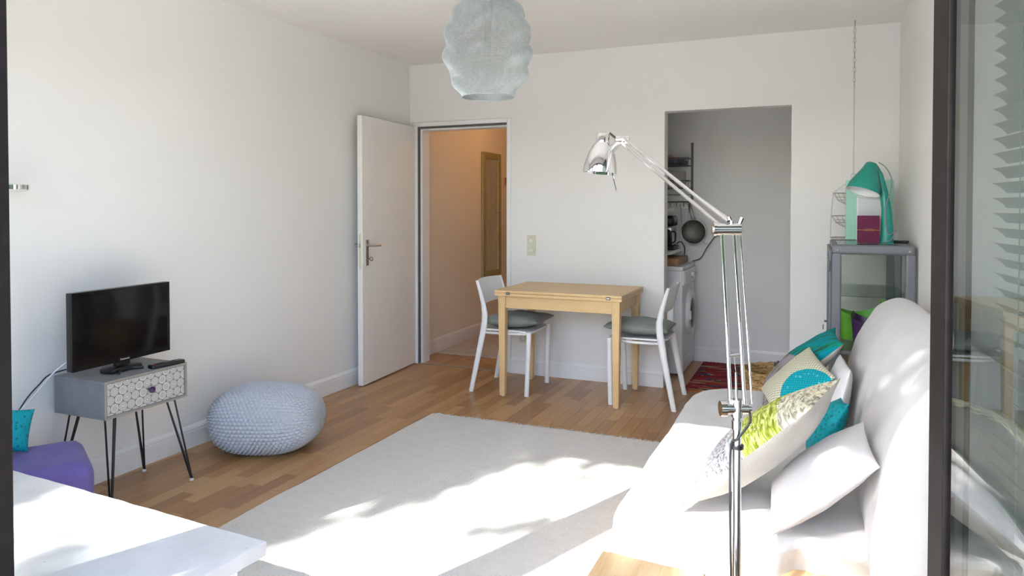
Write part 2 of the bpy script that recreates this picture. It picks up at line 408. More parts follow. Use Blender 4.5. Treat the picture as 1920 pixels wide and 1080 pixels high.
# venetian blind on the room side of the leaf
bl = thing('venetian_blind', 'white slatted venetian blind hung behind the open glass door leaf', 'blind', LM @ Vector((.17, .06, 0)), la)
sm = bmesh.new(); k = 6; rows = []
for i in range(k+1):
    t = -1+2*i/k; rows.append([sm.verts.new((x, t*.0155, .0028*(1-t*t))) for x in (0, LW-.22)])
for i in range(k): sm.faces.new((rows[i][0], rows[i][1], rows[i+1][1], rows[i+1][0]))
sme = bpy.data.meshes.new('slat'); sm.to_mesh(sme); sm.free(); M_slat = plain('blind_slat', (.82, .81, .79), .45, var=.02); sme.materials.append(M_slat)
for i in range(70):
    o = bpy.data.objects.new('slat', sme); COL.objects.link(o); o.parent = bl; o.location = (0, 0, .10+i*.0278); o.rotation_euler = (R(-38), 0, 0)
ob('head_rail', box((0, -.015, 2.05), (LW-.22, .015, 2.075), .002), M_white_pl, bl, world=False)
ob('bottom_rail', box((0, -.013, .065), (LW-.22, .013, .08), .002), M_white_pl, bl, world=False)
for x in (.10, .50): ob('ladder_cord', tb([(x, 0, .07), (x, 0, 2.06)], .0012, 6), M_white_pl, bl, world=False)

# ------------------------------------------------------------------ garden side (behind the camera)
M_pave = plain('terrace_paving', (.62, .60, .57), .8, var=.08, scale=5, bump=.2, bscale=60)
struct('terrace', box((-9, -6, -.14), (9, .70, -.03)), M_pave)['label'] = 'grey paved terrace outside the glazed door'
M_lawn = plain('lawn', (.12, .15, .06), .95, var=.3, scale=8, bump=.6, bscale=40, bdist=.03)
struct('garden_ground', box((-40, -60, -.5), (40, 40, -.16)), M_lawn)

n = NM('hedge_leaf', .9); v = n.coord('Position'); f = n.noise(v, 9, 4, .6)
n.col(n.ramp(f, [(.35, (.035, .055, .02)), (.7, (.12, .17, .06))])).bump(f, 1, .08); M_hedge = n.m
bm = bmesh.new(); bmesh.ops.create_cube(bm, size=2); bmesh.ops.subdivide_edges(bm, edges=bm.edges[:], cuts=30, use_grid_fill=True)  # unseen hedge, added to keep low sky light off the back wall
for v_ in bm.verts:
    p_ = Vector((v_.co.x*11, -9.2+v_.co.y*.8, 1.0+v_.co.z*1.2)); q_ = noise.noise_vector(p_*1.3)*.22+noise.noise_vector(p_*4)*.10; v_.co = p_+q_; v_.co.z = max(v_.co.z, -.17)
tag(ob('sky_block_hedge', bm, M_hedge, None, True), 'unseen green hedge added beyond the terrace to block low sky light', 'hedge')

# ------------------------------------------------------------------ jute and woven rugs
n = NM('woven_rug', .95, 0, .1); v = n.coord('Position'); x, y, z = n.xyz(v)
sp = n.noise(n.mapp(v, (30, 160, 1)), 3, 3, .7); sp2 = n.noise(n.mapp(v, (3, 9, 1)), 3, 3)
n.col(n.ramp(sp*.8+sp2*.2, [(.30, (.50, .44, .37)), (.46, (.70, .675, .64)), (.7, (.78, .765, .745))]))
n.bump((x*520).sin()*.4+(y*900).sin()*.6+sp*1.5, .5, .003); M_rug = n.m
rug = thing('area_rug', 'large cream woven rug with fringed end on the oak floor', 'rug', (-1.3, 2.6, 0))
bm = bmesh.new(); RX0, RX1_, RY0, RY1 = -2.238, -.42, 1.42, 3.962
def redge(y): return .012*noise.noise((y*2.2, 3, 0))+.004*noise.noise((y*11, 1, 0))
ny, nxg = 60, 40; G = []
for j in range(ny+1):
    y = RY0+(RY1-RY0)*j/ny; row = []
    for i in range(nxg+1):
        x = RX0+(RX1_-RX0)*i/nxg; x += redge(y)*(1-i/nxg)
        row.append(bm.verts.new((x, y+.012*noise.noise((x*2, 0, 5))*(j/ny), .007+.0015*noise.noise((x*3, y*3, 0)))))
    G.append(row)
for j in range(ny):
    for i in range(nxg): bm.faces.new((G[j][i], G[j][i+1], G[j+1][i+1], G[j+1][i]))
r = bmesh.ops.extrude_face_region(bm, geom=bm.faces[:])
for v_ in r['geom']:
    if isinstance(v_, bmesh.types.BMVert): v_.co.z = .0005
ob('rug_body', bm, M_rug, rug)
bm = bmesh.new()
for i in range(230):
    x = RX0+.01+(RX1_-RX0-.02)*i/229; y = RY1-.004; d = random.uniform(-.016, .016); l = random.uniform(.025, .048)
    tube(bm, [(x, y, .006), (x+d*.5, y+l*.5, .005), (x+d, y+l, .0025)], [.0022, .002, .0014], 4)
o = ob('fringe', bm, M_rug, rug); o['kind'] = 'stuff'

n = NM('kilim', .95, 0, .1); v = n.coord('Position')
w1 = n.noise(n.mapp(v, (5, 17, 1)), 2.6, 2, .5, .3); vn = n.voro(n.mapp(v, (6.5, 22, 1)), 1.2)
w2 = n.xyz(vn.outputs['Color'])[0]
n.col(n.ramp(w2*.75+w1*.25, [(0, (.20, .018, .03)), (.3, (.28, .03, .04)), (.45, (.35, .06, .05)), (.56, (.05, .07, .11)), (.67, (.34, .25, .13)), (.76, (.30, .035, .05)), (.86, (.40, .14, .045)), (.95, (.06, .12, .12))], 'CONSTANT'))
n.bump(n.noise(n.mapp(v, (40, 300, 1)), 3, 2), .5, .003); M_kilim = n.m
kl = thing('kilim_rug', 'small red and navy kilim rug in front of the alcove', 'rug', (-.4, 5.5, 0))
ob('kilim_body', box((-.872, 5.185, .0005), (-.17, 6.19, .008), .002), M_kilim, kl)
bm = bmesh.new()
for i in range(70):
    x = -.865+.69*i/69; tube(bm, [(x, 6.188, .006), (x+random.uniform(-.012, .012), 6.188+random.uniform(.014, .03), .003)], .003, 4)
o = ob('fringe', bm, plain('kilim_fringe', (.14, .06, .05), .95, var=.3), kl); o['kind'] = 'stuff'
hr = ob('hall_rug', box((-3.14, 5.64, .0005), (-2.45, 7.6, .008), .002), fabric('hall_rug_weave', (.52, .45, .37), var=.15, thread=500, bump=.5)); tag(hr, 'pale beige runner rug on the hall floor', 'rug')

# ------------------------------------------------------------------ dining table
t = thing('dining_table', 'light birch extending dining table against the back wall', 'table', (-1.6, 4.815, 0))
TX0, TX1, TY0, TY1, TZ = -2.048, -1.150, 4.503, 5.128, .742
ob('tabletop', box((TX0, TY0, TZ-.018), (TX1, TY1, TZ), .002), M_birch, t)
ob('extension_leaf', box((TX0, TY0, TZ-.040), (TX1, TY1, TZ-.0195), .002), M_birch, t)
for x in (TX0+.045, TX1-.045):
    for y in (TY0+.045, TY1-.045):
        bm = bmesh.new(); v8 = []
        for z, h in ((.006, .019), (TZ-.0405, .027)):
            v8.append([bm.verts.new((x+sx*h, y+sy*h, z)) for sx, sy in ((-1, -1), (1, -1), (1, 1), (-1, 1))])
        for k in range(4): bm.faces.new((v8[0][k], v8[0][(k+1) % 4], v8[1][(k+1) % 4], v8[1][k]))
        bm.faces.new(v8[0][::-1]); bm.faces.new(v8[1]); bmesh.ops.bevel(bm, geom=bm.edges[:], offset=.002, segments=1, affect='EDGES')
        lg = ob('leg', bm, M_birchz, t); ob('foot_pad', tb([(x, y, 0), (x, y, .0065)], .013, 12), M_white_pl, lg)
for y in (TY0+.045, TY1-.045): ob('apron', box((TX0+.07, y-.011, TZ-.125), (TX1-.07, y+.011, TZ-.041), .001), M_birch, t)
for x in (TX0+.045, TX1-.045): ob('apron', box((x-.011, TY0+.07, TZ-.125), (x+.011, TY1-.07, TZ-.041), .001), M_birchz, t)
for x in (TX0+.085, TX1-.105):
    c = ob('leaf_clip', box((x, TY0-.0025, TZ-.03), (x+.03, TY0+.001, TZ-.010), .0015), M_dkgrey, t)
    ob('clip_plate', box((x+.005, TY0-.0045, TZ-.024), (x+.025, TY0-.002, TZ-.016), .0005), M_steel, c)

# ------------------------------------------------------------------ dining chairs (local +x is the front)
def chair(label, loc, rz):
    t = thing('dining_chair', label, 'chair', loc, rz, 'white dining chairs')
    def L(nm, bm, **k): return ob(nm, bm, M_white_metal, t, world=False, **k)
    bm = bmesh.new(); NS = 14; rows = []
    for j in range(NS+1):
        b = -1+2*j/NS; row = []
        for i in range(NS+1):
            a = -1+2*i/NS; q = max(abs(a), abs(b)); 
            x = .045+.195*a; y = .205*b*(1-.05*(1-a)/2)
            if abs(a) > .8 and abs(b) > .8:
                x -= .03*math.copysign(1, a)*(abs(a)-.8)*(abs(b)-.8)*25; y -= .03*math.copysign(1, b)*(abs(a)-.8)*(abs(b)-.8)*25
            z = .452-.012*(1-a*a)*(1-b*b)-.010*max(0, a-.6)*2
            row.append(bm.verts.new((x, y, z)))
        rows.append(row)
    for j in range(NS):
        for i in range(NS): bm.faces.new((rows[j][i], rows[j][i+1], rows[j+1][i+1], rows[j+1][i]))
    r = bmesh.ops.extrude_face_region(bm, geom=bm.faces[:]); bmesh.ops.translate(bm, verts=[v for v in r['geom'] if isinstance(v, bmesh.types.BMVert)], vec=(0, 0, -.011))
    sharp(L('seat', bm))
    for s in (-1, 1):
        def flat(path, w, h):       # oval bar: w along x, h along y
            bm = bmesh.new(); rings = []
            for (p, ww) in path:
                rings.append([bm.verts.new((p[0]+ww*math.cos(2*math.pi*k/12), p[1]+h*math.sin(2*math.pi*k/12), p[2])) for k in range(12)])
            for i in range(len(rings)-1):
                for k in range(12): bm.faces.new((rings[i][k], rings[i][(k+1) % 12], rings[i+1][(k+1) % 12], rings[i+1][k]))
            bm.faces.new(rings[0][::-1]); bm.faces.new(rings[-1]); return bm
        y = s*.207
        rear = [((-.205, s*.226, 0), .017), ((-.175, s*.222, .15), .019), ((-.140, s*.216, .32), .021), ((-.118, y, .44), .023), ((-.108, y, .50), .023), ((-.106, y, .56), .022), ((-.118, y, .63), .018), ((-.142, y, .72), .015), ((-.166, y, .792), .012)]
        sharp(L('back_leg', flat(rear, 0, .011)), 50)
        sharp(L('front_leg', flat([((.214, s*.214, 0), .017), ((.224, s*.205, .30), .018), ((.226, s*.200, .445), .019)], 0, .013)), 50)
        L('seat_rail', tb([(-.115, y*.97, .425), (.05, y*.95, .422), (.215, y*.94, .432)], .010, 8), smooth=True)
    bm = bmesh.new(); rows = []
    for j in range(9):
        z = .625+.168*j/8; row = []
        for i in range(13):
            b = -1+2*i/12; row.append(bm.verts.new((-.117-.26*(z-.63)-.030*(1-b*b)+.004, .207*b, z+.006*(1-b*b)*(1 if j == 8 else 0))))
        rows.append(row)
    for j in range(8):
        for i in range(12): bm.faces.new((rows[j][i], rows[j][i+1], rows[j+1][i+1], rows[j+1][i]))
    r = bmesh.ops.extrude_face_region(bm, geom=bm.faces[:]); bmesh.ops.translate(bm, verts=[v for v in r['geom'] if isinstance(v, bmesh.types.BMVert)], vec=(-.009, 0, 0))
    sharp(L('backrest', bm))
    L('cross_rail', tb([(-.118, -.205, .425), (-.118, .205, .425)], .009, 8), smooth=True)
    L('cross_rail', tb([(.212, -.195, .43), (.212, .195, .43)], .009, 8), smooth=True)
    return t
c1 = chair('white metal dining chair with grey cushion, beside the hall doorway', (-2.062, 4.80, 0), R(1))
c2 = dup(c1, (-1.045, 4.845, 0), R(181), 'white metal dining chair with grey cushion, beside the washing machine alcove', 'white dining chairs')

# ------------------------------------------------------------------ pillows
def pillow_mesh(bm, c, u, v, T, n=22, ear=.07, wr=.006, seed=0, side=1, lump=1.0, power=.5):
    """half of a pillow; u, v half-axis vectors; side = +1 front, -1 back"""
    nv = u.cross(v).normalized(); rows = []; uv = {}
    for j in range(n+1):
        b = -math.cos(math.pi*j/n); row = []
        for i in range(n+1):
            a = -math.cos(math.pi*i/n)
            h = T/2*(max(0, (1-a*a)*(1-b*b)))**power
            p = c+u*(a*(1-ear*(1-b*b)))+v*(b*(1-ear*(1-a*a)))
            w = wr*(noise.noise(p*9+Vector((seed, 0, side)))+.5*noise.noise(p*23+Vector((0, seed, side))))*min(1, h/(T/4+1e-6))*lump
            vv = bm.verts.new(p+nv*side*(h+w)); uv[vv] = ((a+1)/2, (b+1)/2); row.append(vv)
        rows.append(row)
    fs = []
    for j in range(n):
        for i in range(n): fs.append(bm.faces.new((rows[j][i], rows[j][i+1], rows[j+1][i+1], rows[j+1][i])))
    lay = bm.loops.layers.uv.verify()
    for f in fs:
        for l in f.loops: l[lay].uv = uv[l.vert]
    return bm
def pillow(name, label, A, B, vdir, Lv, T, fm, bmat, group, seed=0, ear=.07, cat='pillow', power=.5):
    A = Vector(A); B = Vector(B); u = (B-A); ul = u.length; un = u.normalized(); v = Vector(vdir); v = (v-un*v.dot(un)).normalized()
    if un.cross(v).z < 0: pass
    c = (A+B)/2+v*Lv/2
    t = thing(name, label, cat, (c.x, c.y, min(A.z, B.z)), 0, group)
    bm = pillow_mesh(bmesh.new(), c, u/2, v*Lv/2, T, ear=ear, seed=seed, side=1, power=power); ob('front_cover', bm, fm, t, True)
    bm = pillow_mesh(bmesh.new(), c, u/2, v*Lv/2, T, ear=ear, seed=seed, side=-1, power=power); ob('back_cover', bm, bmat, t, True)
    return t, c, un, v
# seat cushions
def seat_cushion(label, x, y, rz, seed):
    M = Matrix.Translation((x, y, .507)) @ Matrix.Rotation(rz, 4, 'Z')
    t = thing('seat_cushion', label, 'cushion', (x, y, .45), 0, 'grey seat cushions'); 
    u = M.to_3x3() @ Vector((.215, 0, .006)); v = M.to_3x3() @ Vector((0, .186, 0))
    for nm, side in (('top_cover', 1), ('bottom_cover', -1)):
        bm = pillow_mesh(bmesh.new(), M.translation, u, v, .108, seed=seed, side=side, ear=.05, wr=.008, power=.42)
        if side > 0:
            for vv in bm.verts:
                d = M.inverted() @ vv.co
                for tx in (-.09, .09):
                    for ty in (-.09, .09):
                        q = math.hypot(d.x-tx, d.y-ty); vv.co.z -= .030*math.exp(-(q/.032)**2)
        ob(nm, bm, M_cushion, t, True)
    return t
seat_cushion('grey-green tufted cushion on the white chair beside the hall doorway', -1.995, 4.80, R(1), 3)
seat_cushion('grey-green tufted cushion on the white chair beside the alcove', -1.105, 4.845, R(181), 5)

# ------------------------------------------------------------------ sofa bed
sf = thing('sofa_bed', 'long white sofa bed with padded backrest along the right wall', 'sofa', (-.05, 2.85, 0))
def outline(x0, x1, y0, y1, rs, d, seg=10):
    x0 += d; x1 -= d; y0 += d; y1 -= d; out = []
    for (cx, cy, a0, r) in ((x0, y0, 180, rs[0]), (x1, y0, 270, rs[1]), (x1, y1, 0, rs[2]), (x0, y1, 90, rs[3])):
        r = max(r-d, .006); r = min(r, (x1-x0)/2-.001, (y1-y0)/2-.001); sx = 1 if cx == x0 else -1; sy = 1 if cy == y0 else -1
        for k in range(seg+1):
            a = R(a0+90*k/seg); out.append((cx+sx*r+r*math.cos(a), cy+sy*r+r*math.sin(a)))
    # resample evenly so that wrinkles have vertices to sit on
    P = [Vector((*p, 0)) for p in out]; P.append(P[0]); L = [0]
    for i in range(len(P)-1): L.append(L[-1]+(P[i+1]-P[i]).length)
    N = 180; res = []; i = 0
    for k in range(N):
        s = L[-1]*k/N
        while L[i+1] < s: i += 1
        f = (s-L[i])/max(1e-9, L[i+1]-L[i]); res.append(P[i].lerp(P[i+1], f))
    return res
bm = bmesh.new(); rings = []
SX0, SX1, SY0, SY1, SZ = -.572, .465, 2.045, 3.745, .412
prof = [(.05, .22), (.012, .235), (0, .27), (0, .33), (.006, .37), (.02, .397), (.045, .409)]+[(.045+.473*k/26, SZ) for k in range(1, 27)]
for d, z in prof:
    ring = []
    for p in outline(SX0, SX1, SY0, SY1, (.07, .05, .08, .2), d):
        q = Vector((p.x*5.5, p.y*3.2, z*6)); w = .010*noise.noise(q)+.006*noise.noise(q*2.7)+.009*max(0, noise.noise(Vector((p.x*4+p.y*7, p.y*3-p.x*9, 4))))
        if p.y < 2.25: w += .010*noise.noise(Vector((p.x*16, p.y*7, 2)))
        zz = z+w*(1 if z > .36 else .4)
        if z < .36: zz = z+.03*noise.noise(Vector((p.x*5, p.y*5, 9)))-(.05 if p.y < 2.02 and -.27 < p.x < -.09 else 0)
        ring.append(bm.verts.new((p.x+(.012*noise.noise(q*1.3) if z < .39 else 0), p.y+(.014*noise.noise(Vector((p.x*11, z*9, 7))) if z < .39 else 0)+(.11*max(0, min(1, (p.x+.11)/.06))*max(0, min(1, (.41-z)/.09)) if p.y < 2.2 else 0), zz)))
    rings.append(ring)
N = len(rings[0])
for i in range(len(rings)-1):
    for k in range(N): bm.faces.new((rings[i][k], rings[i][(k+1) % N], rings[i+1][(k+1) % N], rings[i+1][k]))
bm.faces.new(rings[0][::-1])
bmesh.ops.remove_doubles(bm, verts=rings[-1], dist=.002)
ob('seat_mattress', bm, M_sofa, sf, True)
# backrest: padded profile swept along Y
bp = [(.135, .36), (.128, .45), (.140, .55), (.165, .66), (.205, .76), (.255, .835), (.31, .875), (.365, .890), (.42, .875), (.458, .83), (.470, .74), (.472, .60), (.472, .36)]
def spl(P, n):
    out = []
    for i in range(len(P)-1):
        p0, p1, p2, p3 = P[max(i-1, 0)], P[i], P[i+1], P[min(i+2, len(P)-1)]
        for k in range(n):
            s = k/n; out.append(tuple(.5*((2*p1[a])+(-p0[a]+p2[a])*s+(2*p0[a]-5*p1[a]+4*p2[a]-p3[a])*s*s+(-p0[a]+3*p1[a]-3*p2[a]+p3[a])*s**3) for a in range(len(p1))))
    out.append(P[-1]); return out
bp = spl(bp, 4); ys = [1.95+.02*(1-math.cos(math.pi*k/8)) for k in range(8)]+[1.99+(3.76-1.99)*k/60 for k in range(61)]+[3.76+.055*math.sin(math.pi/2*k/8) for k in range(1, 9)]
bm = bmesh.new(); G = []; cx, cz = .33, .55
for y in ys:
    e = 1.0
    if y > 3.76: e = .55+.45*math.sqrt(max(0, 1-((y-3.76)/.055)**2))
    if y < 1.99: e = .8+.2*math.sqrt(max(0, 1-((1.99-y)/.04)**2))
    row = []
    for (x, z) in bp:
        dz = .06*(3.76-y)/1.8*max(0, (z-.5)/.4)
        q = Vector((x*4, y*2.4, z*4)); w = .010*noise.noise(q)+.007*noise.noise(q*2.6)+.012*max(0, noise.noise(Vector((y*5-z*6, z*3+y*2, 1))))*(1 if x < .4 else 0)
        row.append(bm.verts.new((min(.475, cx+(x-cx)*e-w), y, cz+(z+dz-cz)*e+w*.5)))
    G.append(row)
for j in range(len(G)-1):
    for i in range(len(bp)-1): bm.faces.new((G[j][i], G[j][i+1], G[j+1][i+1], G[j+1][i]))
bm.faces.new(G[0]); bm.faces.new(G[-1][::-1])
bk = ob('backrest', bm, M_sofa, sf, True)
ob('base_frame', box((-.50, 2.06, .045), (.44, 3.66, .225), .01), M_pine, sf)
for x in (-.35, .38):
    for y in (2.12, 3.60): ob('leg', box((x-.03, y-.03, 0), (x+.03, y+.03, .046), .003), M_birchz, sf)
ob('frame_board', box((-.582, 1.70, .262), (-.285, 2.06, .288), .004), M_pine, sf)
ob('frame_board', box((-.085, 1.80, .272), (.205, 2.20, .296), .004), M_pine, sf)
# pillows on the sofa
def uvmat(name, rough=.9):
    n = NM(name, rough, 0, .2); u_, v_, _ = n.xyz(n.coord('UV')); return n, u_, v_
# long pillow: grey flowers, lime ripples, pale tip along u
n, u_, v_ = uvmat('floral_band_print'); p = n.coord('UV')
rip = n.noise(n.mapp(p, (26, 5, 1)), 2.2, 4, .55, .8); flo = n.voro(n.mapp(p, (1, 1.0, 1)), 26); fd = S(n.nt, flo.outputs['Distance'])
lace = n.noise(n.mapp(p, (20, 14, 1)), 3, 4, .7)
grey = n.ramp(lace, [(.40, (.13, .12, .13)), (.50, (.40, .38, .40)), (.60, (.68, .66, .67))])
lime = n.ramp(rip, [(.38, (.17, .20, .02)), (.5, (.38, .44, .05)), (.58, (.66, .66, .25))])
pale = n.ramp(rip, [(.4, (.22, .25, .23)), (.5, (.52, .54, .50)), (.58, (.70, .71, .66))])
tip = n.ramp(rip, [(.4, (.25, .24, .20)), (.5, (.60, .56, .38)), (.6, (.75, .72, .55))])
e1 = (u_+(rip-.5)*.05)
c_ = n.mix(e1.gt(.43), grey, pale); c_ = n.mix(e1.gt(.53), c_, lime); c_ = n.mix(e1.gt(.80), c_, tip)
c_ = n.mix(fd.lt(.16)*e1.gt(.50)*n.noise(p, 9, 1).gt(.48), c_, (.80, .80, .74))
n.col(c_).bump(rip+lace*.4, .5, .004); M_floral = n.m
# far pillow: teal with leaves over a grey lilac half
n, u_, v_ = uvmat('leaf_band_print'); p = n.coord('UV')
lf = n.noise(n.mapp(p, (3, 10, 1), rot=(0, 0, .6)), 1.6, 2, .5, .6); wv = n.noise(n.mapp(p, (120, 120, 1)), 1.2, 2)
tealc = n.ramp(lf, [(.36, (.02, .10, .07)), (.43, (.0, .24, .12)), (.48, (.0, .20, .24)), (.7, (.0, .25, .30))])
lil = n.ramp(lf, [(.40, (.14, .15, .09)), (.46, (.27, .24, .26)), (.7, (.34, .30, .33))])
c_ = n.mix((u_+v_*.25).gt(.62), lil, tealc); n.col(c_).bump(wv, .3, .002); M_leafy = n.m
# cream net with a turquoise disc
n, u_, v_ = uvmat('net_disc_print'); p = n.coord('UV')
a_ = ((u_+v_)*62); b_ = ((u_-v_)*62)
net = (a_.sin().ab().lt(.30)).mx(b_.sin().ab().lt(.30))
rr = ((u_-.55)*(u_-.55)+(v_-.05)*(v_-.05)).sq(); disc = rr.lt(.40)
flw = n.voro(p, 17); fl_ = S(n.nt, flw.outputs['Distance']).lt(.28)*rr.lt(.34)*rr.gt(.22)
c_ = n.mix(net, n.mix(disc, (.66, .66, .50), (.0, .36, .42)), n.mix(disc, (.22, .20, .14), (.01, .15, .20)))
c_ = n.mix(fl_*.7, c_, (.16, .52, .58)); n.col(c_).bump(net, .25, .002); M_net = n.m
n = NM('teal_quilt', .7, 0, .3); p = n.coord('Position'); wv = S(n.nt, n.voro(p, 70).outputs['Distance'])
n.col(n.ramp(wv, [(.1, (.0, .10, .13)), (.45, (.0, .27, .31))])).bump(wv, .5, .004); M_tealq = n.m
GP = 'pillows on the sofa bed'
pillow('throw_pillow', 'long pillow with grey floral and lime rippled front and beige back', (-.366, 2.085, .442), (-.012, 2.012, .788), (.206, 1, 0), .42, .158, M_floral, M_linen, GP, 2, ear=.04, power=.6)
pillow('bed_pillow', 'plain white pillow leaning on the backrest behind the long floral pillow', (-.112, 2.00, .437), (.152, 2.01, .660), (-.037, 1, 0), .42, .118, M_whitepillow, M_whitepillow, GP, 9, ear=.05, power=.6)
pillow('throw_pillow', 'teal and grey leaf-print pillow with beige back near the glass cabinet', (-.215, 3.33, .435), (.110, 3.34, .735), (-.06, 1, .02), .39, .13, M_leafy, M_linen, GP, 4)
pillow('throw_pillow', 'cream net-patterned pillow with a turquoise disc', (-.130, 2.95, .470), (.070, 2.98, .668), (-.13, .43, .0), .44, .085, M_net, M_tealq, GP, 6, ear=.04)
pillow('bed_pillow', 'white pillow propped upright behind the teal leaf-print pillow', (.062, 2.90, .458), (.120, 2.92, .71), (-.02, 1, .02), .50, .09, M_whitepillow, M_whitepillow, GP, 12)
pillow('throw_pillow', 'small teal quilted pillow peeping out behind the long floral pillow', (-.01, 2.62, .452), (.106, 2.66, .65), (0, 1, .0), .22, .09, M_tealq, M_tealq, GP, 15)

# ------------------------------------------------------------------ chrome floor lamp
fp = thing('floor_lamp', 'chrome jointed floor lamp standing at the near end of the sofa', 'floor lamp', (-.172, 1.80, 0))
bx0, by0 = -.172, 1.80
P0 = Vector((bx0, by0, 0))
def ch(nm, bm, par=fp, mat=M_chrome, a=40): return sharp(ob(nm, bm, mat, par), a)
ch('base', lathe(bmesh.new(), [(.001, 0), (.13, 0), (.135, .006), (.13, .014), (.03, .02), (.014, .03), (.012, .05)], 40, Matrix.Translation(P0)))
J = Vector((bx0-.002, by0, .828)); E = Vector((-.198, 1.80, 1.262)); HDP = Vector((-.585, 2.28, 1.534))
pole = ch('pole', tb([P0+Vector((0, 0, .02)), J], .0105, 20))
ch('pole_collar', tb([J-Vector((0, 0, .05)), J-Vector((0, 0, .03))], .0125, 20), pole)
ch('cable_clip', tb([J+Vector((0, 0, -.097)), J+Vector((0, 0, -.088))], .0165, 16), pole, M_black)
side = Vector((.92, .39, 0)).normalized(); fw = Vector((-.39, .92, 0)).normalized()
bm = tb([J-side*.028, J+side*.026], .013, 20); tube(bm, [J+Vector((0, 0, -.02)), J+Vector((0, 0, .022))], .014, 16)
jn = ch('lower_joint', bm)
ch('joint_knob', tb([J-side*.041, J-side*.026], .0185, 20), jn); ch('joint_knob', tb([J+side*.024, J+side*.034], .008, 14), jn)
# lower parallel arms
for off, rr_, nm in ((-.016, .0048, 'lower_arm'), (.018, .0048, 'lower_arm'), (.036, .0028, 'balance_rod')):
    a0 = J+side*(off*1.0)+Vector((0, 0, .012)); b0 = E+side*(off*.86)+Vector((0, 0, -.010)); ch(nm, tb([a0, b0], rr_, 12))
cpos = J.lerp(E, .29); ch('arm_bridge', tb([cpos-side*.016, cpos+side*.018+Vector((0, 0, .005))], .004, 10))
ch('spring', tb([J.lerp(E, .02), J.lerp(E, .20)+side*.002], .003, 8)); ch('spring_wire', tb([J.lerp(E, .20)+side*.002, cpos], .0009, 6))
bm = tb([E-side*.030, E+side*.030], .0145, 20)
el = ch('elbow_joint', bm); ch('joint_knob', tb([E-side*.036, E-side*.029], .0165, 20), el); ch('joint_bolt', tb([E-side*.038, E-side*.0355], .007, 12), el)
bm = tb([E+side*.012+Vector((0, 0, .008)), E+side*.002+Vector((0, 0, .030))], .005, 8); tube(bm, [E+side*.026+Vector((0, 0, .008)), E+side*.034+Vector((0, 0, .028))], .005, 8); ch('bracket', bm, el)
ad = (HDP-E).normalized(); up2 = side.cross(ad).normalized()
if up2.z < 0: up2 = -up2
for s, rr_ in ((-.012, .0050), (.013, .0050)):
    ch('upper_arm', tb([E+up2*s+Vector((0, 0, .006)), HDP+up2*s*.8], rr_, 12))
ch('balance_rod', tb([E+up2*.02+side*.01, E.lerp(HDP, .36)+up2*.016], .0024, 8))
wj = ch('head_joint', tb([HDP-side*.020, HDP+side*.022], .0135, 18)); ch('wing_nut', tb([HDP-side*.02+Vector((0, 0, .006)), HDP-side*.038+Vector((0, 0, .022))], .0035, 8), wj, M_black)
HC = HDP+Vector((-.058, -.024, -.028))       # shade top-centre axis
ch('head_stem', tb([HDP, HDP+Vector((-.022, -.008, -.022)), HDP+Vector((-.038, -.014, -.045))], .011, 14), wj)
tilt = Matrix.Translation(HC) @ Matrix.Rotation(R(4), 4, 'Y') @ Matrix.Rotation(R(-4), 4, 'X')
shp = [(.001, .047), (.019, .047), (.0215, .043), (.022, .018), (.030, .008), (.043, -.018), (.051, -.048), (.0545, -.074), (.0545, -.080), (.0525, -.080), (.049, -.048), (.040, -.018), (.02, .01), (.001, .014)]
shd = ch('lamp_shade', lathe(bmesh.new(), shp, 40, tilt), a=35)
for k in range(5):
    a = 2*math.pi*k/5; ch('vent', tb([tilt @ Vector((.01*math.cos(a), .01*math.sin(a), .046)), tilt @ Vector((.01*math.cos(a), .01*math.sin(a), .0482))], .003, 8), shd, M_black)
ob('bulb', lathe(bmesh.new(), [(.001, -.06), (.016, -.056), (.026, -.04), (.024, -.02), (.013, .0), (.012, .012)], 20, tilt), M_white_pl, fp, True)
ch('handle_rod', tb([HDP+Vector((-.05, -.018, -.045)), HDP+Vector((-.032, -.015, -.085)), HDP+Vector((-.012, -.012, -.165))], .0022, 8), shd)
cb = spl([tuple(J+side*.03+Vector((0, 0, -.005))), tuple(J+side*.026-fw*.015+Vector((0, 0, -.03))), tuple(J-side*.004-fw*.016+Vector((0, 0, -.07))), tuple(J-side*.016-fw*.006+Vector((0, 0, -.095))), tuple(J-side*.017-fw*.006+Vector((0, 0, -.25))), tuple(P0-side*.014-fw*.004+Vector((0, 0, .30))), tuple(P0-side*.02+Vector((0, 0, .04)))], 6)
ch('power_cable', tb(cb, .0028, 8), fp, M_cable)

# ------------------------------------------------------------------ pendant lamp
pc = Vector((-1.398, 3.0, 0))
pd = thing('pendant_lamp', 'grey-blue knitted wire mesh pendant lamp hanging from the ceiling', 'pendant lamp', (pc.x, pc.y, 2.5))
pp = spl([(.035, 2.272), (.105, 2.262), (.160, 2.225), (.195, 2.165), (.210, 2.10), (.214, 2.04), (.212, 1.99), (.198, 1.935), (.170, 1.885), (.145, 1.850), (.128, 1.822)], 9)
bm = bmesh.new(); SEG = 176; rings = []
for i, (r_, z) in enumerate(pp):
    ring = []
    for k in range(SEG):
        a = 2*math.pi*k/SEG; ca, sa = math.cos(a), math.sin(a)
        zz = z*26+noise.noise((ca*1.3, sa*1.3, z*3))*1.9
        amp = min(1, (r_-.03)/.1)*min(1, (z-1.818)/.04)
        f = r_*.925+amp*(.0085*math.sin(zz*2.1)+.007*noise.noise((ca*2.5, sa*2.5, z*16)))
        ring.append(bm.verts.new((pc.x+f*ca, pc.y+f*sa, z+.004*noise.noise((ca*3, sa*3, z*9)))))
    rings.append(ring)
for i in range(len(rings)-1):
    for k in range(SEG): bm.faces.new((rings[i][k], rings[i][(k+1) % SEG], rings[i+1][(k+1) % SEG], rings[i+1][k]))
M_wire = plain('blue_grey_wire', (.50, .545, .545), .5, .3, var=.08, scale=60)
